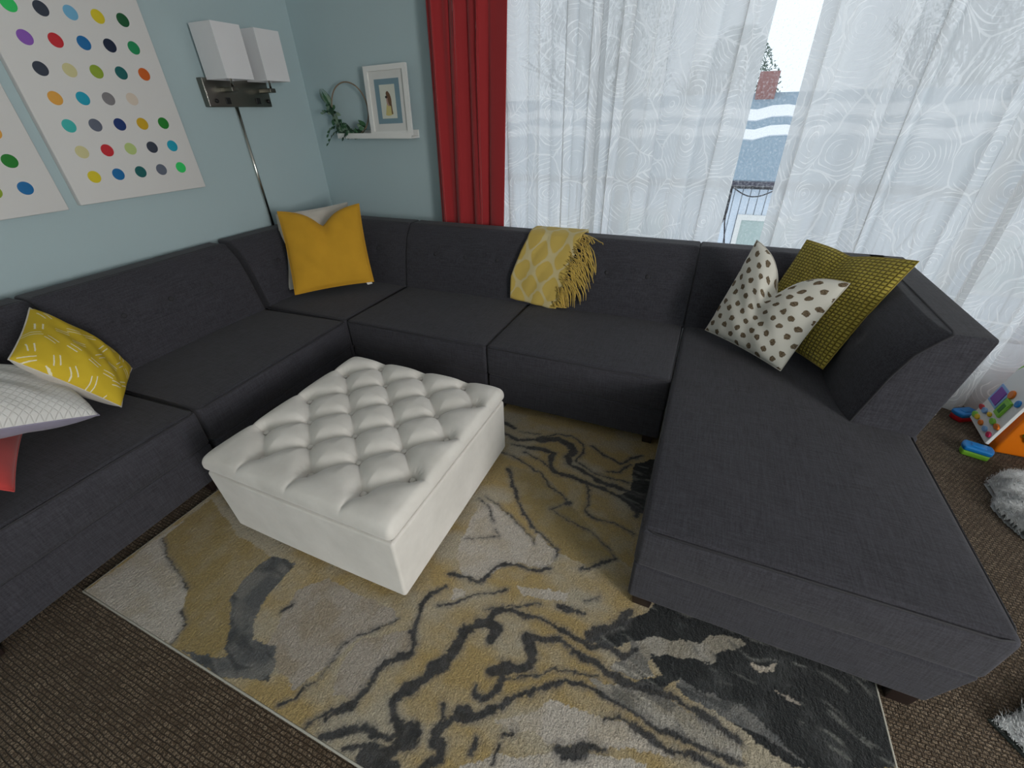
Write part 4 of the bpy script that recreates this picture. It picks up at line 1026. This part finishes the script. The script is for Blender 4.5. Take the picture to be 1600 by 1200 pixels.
def fur(pts, h, seed, label, name='fluffy_blanket', backing=False):
    """crumpled fur throw: outline polygon filled by a bumpy height field with nap"""
    pl = np.array(pts); x0, y0 = pl.min(0); x1, y1 = pl.max(0); st = .0055
    xs = np.arange(x0, x1+st, st); ys = np.arange(y0, y1+st, st); X, Y = np.meshgrid(xs, ys)
    ins = np.zeros(X.shape, bool); dm = np.full(X.shape, 9.)
    for i in range(len(pl)):
        a, c = pl[i], pl[(i+1) % len(pl)]
        if a[1] != c[1]: ins ^= ((Y < a[1]) != (Y < c[1])) & (X < (c[0]-a[0])*(Y-a[1])/(c[1]-a[1])+a[0])
        d = c-a; t = np.clip(((X-a[0])*d[0]+(Y-a[1])*d[1])/(d@d), 0, 1); dm = np.minimum(dm, np.hypot(X-a[0]-t*d[0], Y-a[1]-t*d[1]))
    dm = np.where(ins, dm, 0)
    Z = (.008+h*np.sqrt(1-np.clip(1-dm/.05, 0, 1)**2))*(1) + h*1.1*np.clip(dm/.05, 0, 1)*(np.abs(np.sin(X*13+Y*19+seed+3*noise2(X*5, Y*5, seed)))**1.5-.3)
    Z = np.maximum(Z, .006)
    idx = -np.ones(X.shape, int); vs = []; fs = []
    for j in range(X.shape[0]):
        for i in range(X.shape[1]):
            if ins[j, i]: idx[j, i] = len(vs); vs.append((X[j, i], Y[j, i], Z[j, i]))
    for j in range(X.shape[0]-1):
        for i in range(X.shape[1]-1):
            q4 = (idx[j, i], idx[j, i+1], idx[j+1, i+1], idx[j+1, i])
            if min(q4) >= 0: fs.append(q4)
    n = len(vs); b = MB(); b.add(vs, fs); b.add([(x, y, .003) for x, y, z in vs], [f[::-1] for f in fs])
    rs = random.Random(seed)
    bl = []; bf = []
    for k in range(26000):
        x, y, z = vs[rs.randrange(n)]; x += .008*rs.uniform(-1, 1); y += .008*rs.uniform(-1, 1)
        a = rs.uniform(0, 2*PI); L = rs.uniform(.008, .018); dx, dy = math.cos(a), math.sin(a); w = .0012
        m = len(bl); bl += [(x-dy*w, y+dx*w, z-.002), (x+dy*w, y-dx*w, z-.002), (x+dx*L*.7, y+dy*L*.7, z+L*.55)]; bf.append((m, m+1, m+2))
    b.add(bl, bf)
    r = empty(name, (float(pl[:,0].mean()), float(pl[:,1].mean()), 0), label, 'blanket')
    b.build('fur', FUR, r, world=True)
    if backing:
        c = pl.mean(0); m = len(pl); e = [((p-c)*1.025+c) for p in pl]
        MB().add([(p[0], p[1], .001) for p in e]+[(p[0], p[1], .006) for p in e], [tuple(range(m)), tuple(range(2*m-1, m-1, -1))]+[(i, i+m, (i+1) % m+m, (i+1) % m) for i in range(m)]).build('backing', plain('dark_backing', (.05,.06,.055), .9), r, smooth=False, world=True)
fur([(1.50,2.24),(1.42,2.15),(1.42,2.06),(1.385,1.99),(1.40,1.90),(1.44,1.80),(1.60,1.66),(1.85,1.62),(2.0,1.8),(1.98,2.15),(1.75,2.28)], .045, 3, 'fluffy grey and white throw crumpled on the carpet below the orange toy')
fur([(1.03,.995),(1.07,.94),(1.13,.86),(1.35,.70),(1.65,.80),(1.62,1.15),(1.35,1.25),(1.17,1.12),(1.11,1.05)], .022, 8, 'fluffy white throw with a dark backing near the chaise foot, at the bottom right corner', backing=True)
b = MB(); b.add(*rbox((1.406, 2.724, .006), (.022, .012, .010), .004, (1,1,1), 2, lambda x, y, z: (x+.3*(y-2.724), y, z)))
o = b.build('paper_scrap', WHITEP); o['label'] = 'tiny white scrap on the carpet behind the chaise'; o['category'] = 'paper'

# ------------------------------------------------------------------ outside
SNOW = Mat('snow', (.82,.85,.90), .9).m
struct('ground', box(-40, 40, 3.2, 60, -3.0, -2.9), SNOW)
def railing():
    r = empty('balcony_railing', (0, 4, -.1), 'dark wrought iron balcony railing outside the window', 'railing')
    IR = Mat('dark_iron', (.03,.022,.035), .5).m
    MB().add(*bx(-3, 5, 3.985, 4.015, .965, .985)).build('top_rail', IR, r, world=True)
    MB().add(*bx(-3, 5, 3.985, 4.015, .0, .02)).build('bottom_rail', IR, r, world=True)
    for i in range(-4, 8):
        x = .135+i*.62
        MB().add(*tube([(x, 4, .97), (x, 4, .78)], .010, n=8)).build('post', IR, r, world=True)
        b = MB()
        b.add(*tube([(x, 4, .80), (x-.01, 4, .72), (x-.05, 4, .60), (x-.14, 4, .40), (x-.20, 4, .2), (x-.2, 4, .02)], .006, n=6))
        b.add(*tube([(x, 4, .80), (x+.005, 4, .72), (x+.03, 4, .60), (x+.07, 4, .40), (x+.08, 4, .2), (x+.07, 4, .02)], .006, n=6))
        for sg in (-1, 1): b.add(*tube([(x+sg*(.02+.27*t/8), 4, .965-.055*math.sin(PI*t/8*.95)) for t in range(9)], .005, n=6))
        b.build('scroll', IR, r, world=True)
    MB().add(*box(-4, 6, 3.05, 4.1, -.25, -.1)).build('balcony_slab', SNOW, r, world=True, smooth=False)
railing()
def house():
    r = empty('neighbour_house', (1, 12, -2.9), 'white board-clad house with a blue-grey roof beyond the railing', 'building')
    M = Mat('white_board_siding', (.62,.70,.80), .7); v = M.co(); s = M.n('SeparateXYZ', {0: v}).outputs
    f = M.math('ABSOLUTE', M.math('SUBTRACT', M.math('FRACT', M.math('MULTIPLY', s[0], 1/.17)), .5)); M.color(M.mix(M.rng(f, .42, .47), (.66,.74,.84), (.10,.12,.15)))
    MB().add(*box(-9, 11, 12, 15, -2.9, .02)).build('wall', M.m, r, smooth=False, world=True)
    M = Mat('blue_grey_roof', (.16,.24,.33), .8); v = M.co(); M.color(M.mix(M.noise(M.mapg(v, (30, 2, 2)), 1, 3), (.19,.27,.35), (.28,.37,.47)))
    b = MB(); P_ = lambda x, y: (x, y, .10+.5*(y-11.8)); t = .12
    b.add([P_(-9.5, 11.8), P_(11.5, 11.8), P_(11.5, 15.2), P_(-9.5, 15.2)]+[(x, y, z-t) for x, y, z in [P_(-9.5, 11.8), P_(11.5, 11.8), P_(11.5, 15.2), P_(-9.5, 15.2)]],
          [(0,1,2,3),(7,6,5,4),(0,4,5,1),(1,5,6,2),(2,6,7,3),(3,7,4,0)]); b.build('roof', M.m, r, smooth=False, world=True)
    MB().add(*bx(-9.5, 11.5, 11.70, 11.80, -.04, .08)).build('gutter', plain('dark_gutter', (.03,.025,.05), .5), r, world=True)
    for ya, yb in ((13.35, 13.72), (14.1, 14.55)):
        b = MB(); nn = 60; vs = []
        for i in range(nn+1):
            x = -9.4+20.8*i/nn; w = .10*math.sin(i*1.7)+.06*math.sin(i*.6)
            for yy in (ya+w-.03*i/nn, yb+w): vs.append((x, yy, P_(x, yy)[2]+.03))
        b.add(vs, [(2*i, 2*i+2, 2*i+3, 2*i+1) for i in range(nn)]); o = b.build('snow_strip', SNOW, r, smooth=False, world=True); sm = o.modifiers.new('t', 'SOLIDIFY'); sm.thickness = .05
    for x in (-6.5, -2.2, .72, 5.5):
        fr = MB(); 
        for a in (box(x-.05, x+1.3, 11.95, 12.0, -.78, -.66), box(x-.05, x+.06, 11.95, 12, -1.9, -.78), box(x+1.2, x+1.3, 11.95, 12, -1.9, -.78), box(x-.05, x+1.3, 11.95, 12, -2.0, -1.9)): fr.add(*a)
        w = fr.build('window', WHITEP, r, smooth=False, world=True)
        p = MB().add(*box(x+.06, x+1.2, 11.98, 11.995, -1.9, -.78)).build('pane', plain('pale_pane', (.42,.52,.50), .2), w, smooth=False); p.location = -Vector(r.location)
    MB().add(*box(.55, 1.0, 14.9, 15.4, 1.5, 2.25)).build('chimney', plain('brick_red', (.30,.14,.13), .9), r, smooth=False, world=True)
house()
def tree(x, y, h, rad, seed, label):
    r = empty('tree', (x, y, -2.9), label, 'tree', 'bare trees beyond the neighbouring house'); rs = random.Random(seed)
    TR = plain('bark', (.08,.07,.06), .9) ; b = MB()
    def br(p, d, L, w, lv):
        q_ = p+d*L; b.add(*tube([p, (p+q_)/2+Vector((rs.uniform(-.1,.1), rs.uniform(-.1,.1), 0))*L*.3, q_], [w, w*.8, w*.6], n=5))
        if lv: 
            for k in range(4): br(p+d*L*rs.uniform(.45, 1), (d+Vector((rs.uniform(-1,1), rs.uniform(-1,1), rs.uniform(-.2,.7)))*.7).normalized(), L*.66, w*.55, lv-1)
    br(Vector((x, y, -2.9)), Vector((0, 0, 1)), h*.45, rad, 4); b.build('branches', TR, r, world=True)
    f = MB(); LM = plain('frosted_foliage', (.10,.15,.12), .9)
    for k in range(9000):
        a = rs.uniform(0, 2*PI); t = rs.random()**.5; hh = rs.uniform(.35, 1); rr_ = h*.26*math.sin(PI*min(1, (hh-.2)*1.15))*t
        c = Vector((x+rr_*math.cos(a), y+rr_*math.sin(a), -2.9+h*hh)); s = rs.uniform(.03, .07)
        u = Vector((rs.uniform(-1,1), rs.uniform(-1,1), rs.uniform(-1,1))).normalized(); w = u.orthogonal().normalized(); f.add([tuple(c-u*s), tuple(c+w*s*.5), tuple(c+u*s), tuple(c-w*s*.5)], [(0,1,2,3)])
    f.build('foliage', LM, r, world=True, kind='stuff')
tree(-.1, 19.5, 6.6, .16, 1, 'dark tree behind the neighbouring roof, seen through the curtain gap')
tree(-4.5, 19, 9.5, .2, 2, 'tree beyond the neighbouring roof, behind the left sheer curtains')
tree(6.5, 20, 9, .2, 3, 'tree beyond the neighbouring roof, behind the right sheer curtains')

# ------------------------------------------------------------------ light
w = bpy.data.worlds.new('World'); SC.world = w; w.use_nodes = True; nt = w.node_tree; bg = nt.nodes['Background']
tc = nt.nodes.new('ShaderNodeTexCoord'); sp = nt.nodes.new('ShaderNodeSeparateXYZ'); nt.links.new(tc.outputs['Generated'], sp.inputs[0])
cr = nt.nodes.new('ShaderNodeValToRGB'); nt.links.new(sp.outputs[2], cr.inputs[0]); e = cr.color_ramp.elements
e[0].position = 0; e[0].color = (.88, .92, .98, 1); e[1].position = .6; e[1].color = (.98, .99, 1.0, 1)
nt.links.new(cr.outputs[0], bg.inputs[0]); bg.inputs[1].default_value = WORLD_S = 1.9
def area(name, loc, size, energy, rot, color=(1, 1, 1)):
    l = bpy.data.lights.new(name, 'AREA'); l.shape = 'RECTANGLE'; l.size, l.size_y = size; l.energy = energy; l.color = color
    o = bpy.data.objects.new(name, l); COL.objects.link(o); o.location = loc; o.rotation_euler = rot; return o
# daylight through the right-hand window
area('window_daylight', (XR-.02, (RY0+RY1)/2, (RZ0+RZ1)/2), (1.5, 1.2), 190, (0, PI/2, 0), (1.0, .975, .94))

# ------------------------------------------------------------------ camera
F_PX, YAW, PITCH, ROLL = 664.7, .41921, .56827, -.02427
cam = bpy.data.cameras.new('camera'); co = bpy.data.objects.new('camera', cam); COL.objects.link(co)
cam.sensor_width = 36; cam.lens = 36*F_PX/1600; cam.clip_start = .02; cam.clip_end = 200
fw = Vector((-math.sin(YAW)*math.cos(PITCH), math.cos(YAW)*math.cos(PITCH), -math.sin(PITCH))); rt = Vector((math.cos(YAW), math.sin(YAW), 0)); up = rt.cross(fw)
r_ = rt*math.cos(ROLL)+up*math.sin(ROLL); u_ = -rt*math.sin(ROLL)+up*math.cos(ROLL)
M = Matrix(((r_.x, u_.x, -fw.x, 0), (r_.y, u_.y, -fw.y, 0), (r_.z, u_.z, -fw.z, 1.5), (0, 0, 0, 1))); co.matrix_world = M
SC.camera = co
vs_ = SC.view_settings; vs_.view_transform = 'Standard'; vs_.look = 'None'; vs_.exposure = -0.5; vs_.gamma = 1; vs_.use_curve_mapping = False
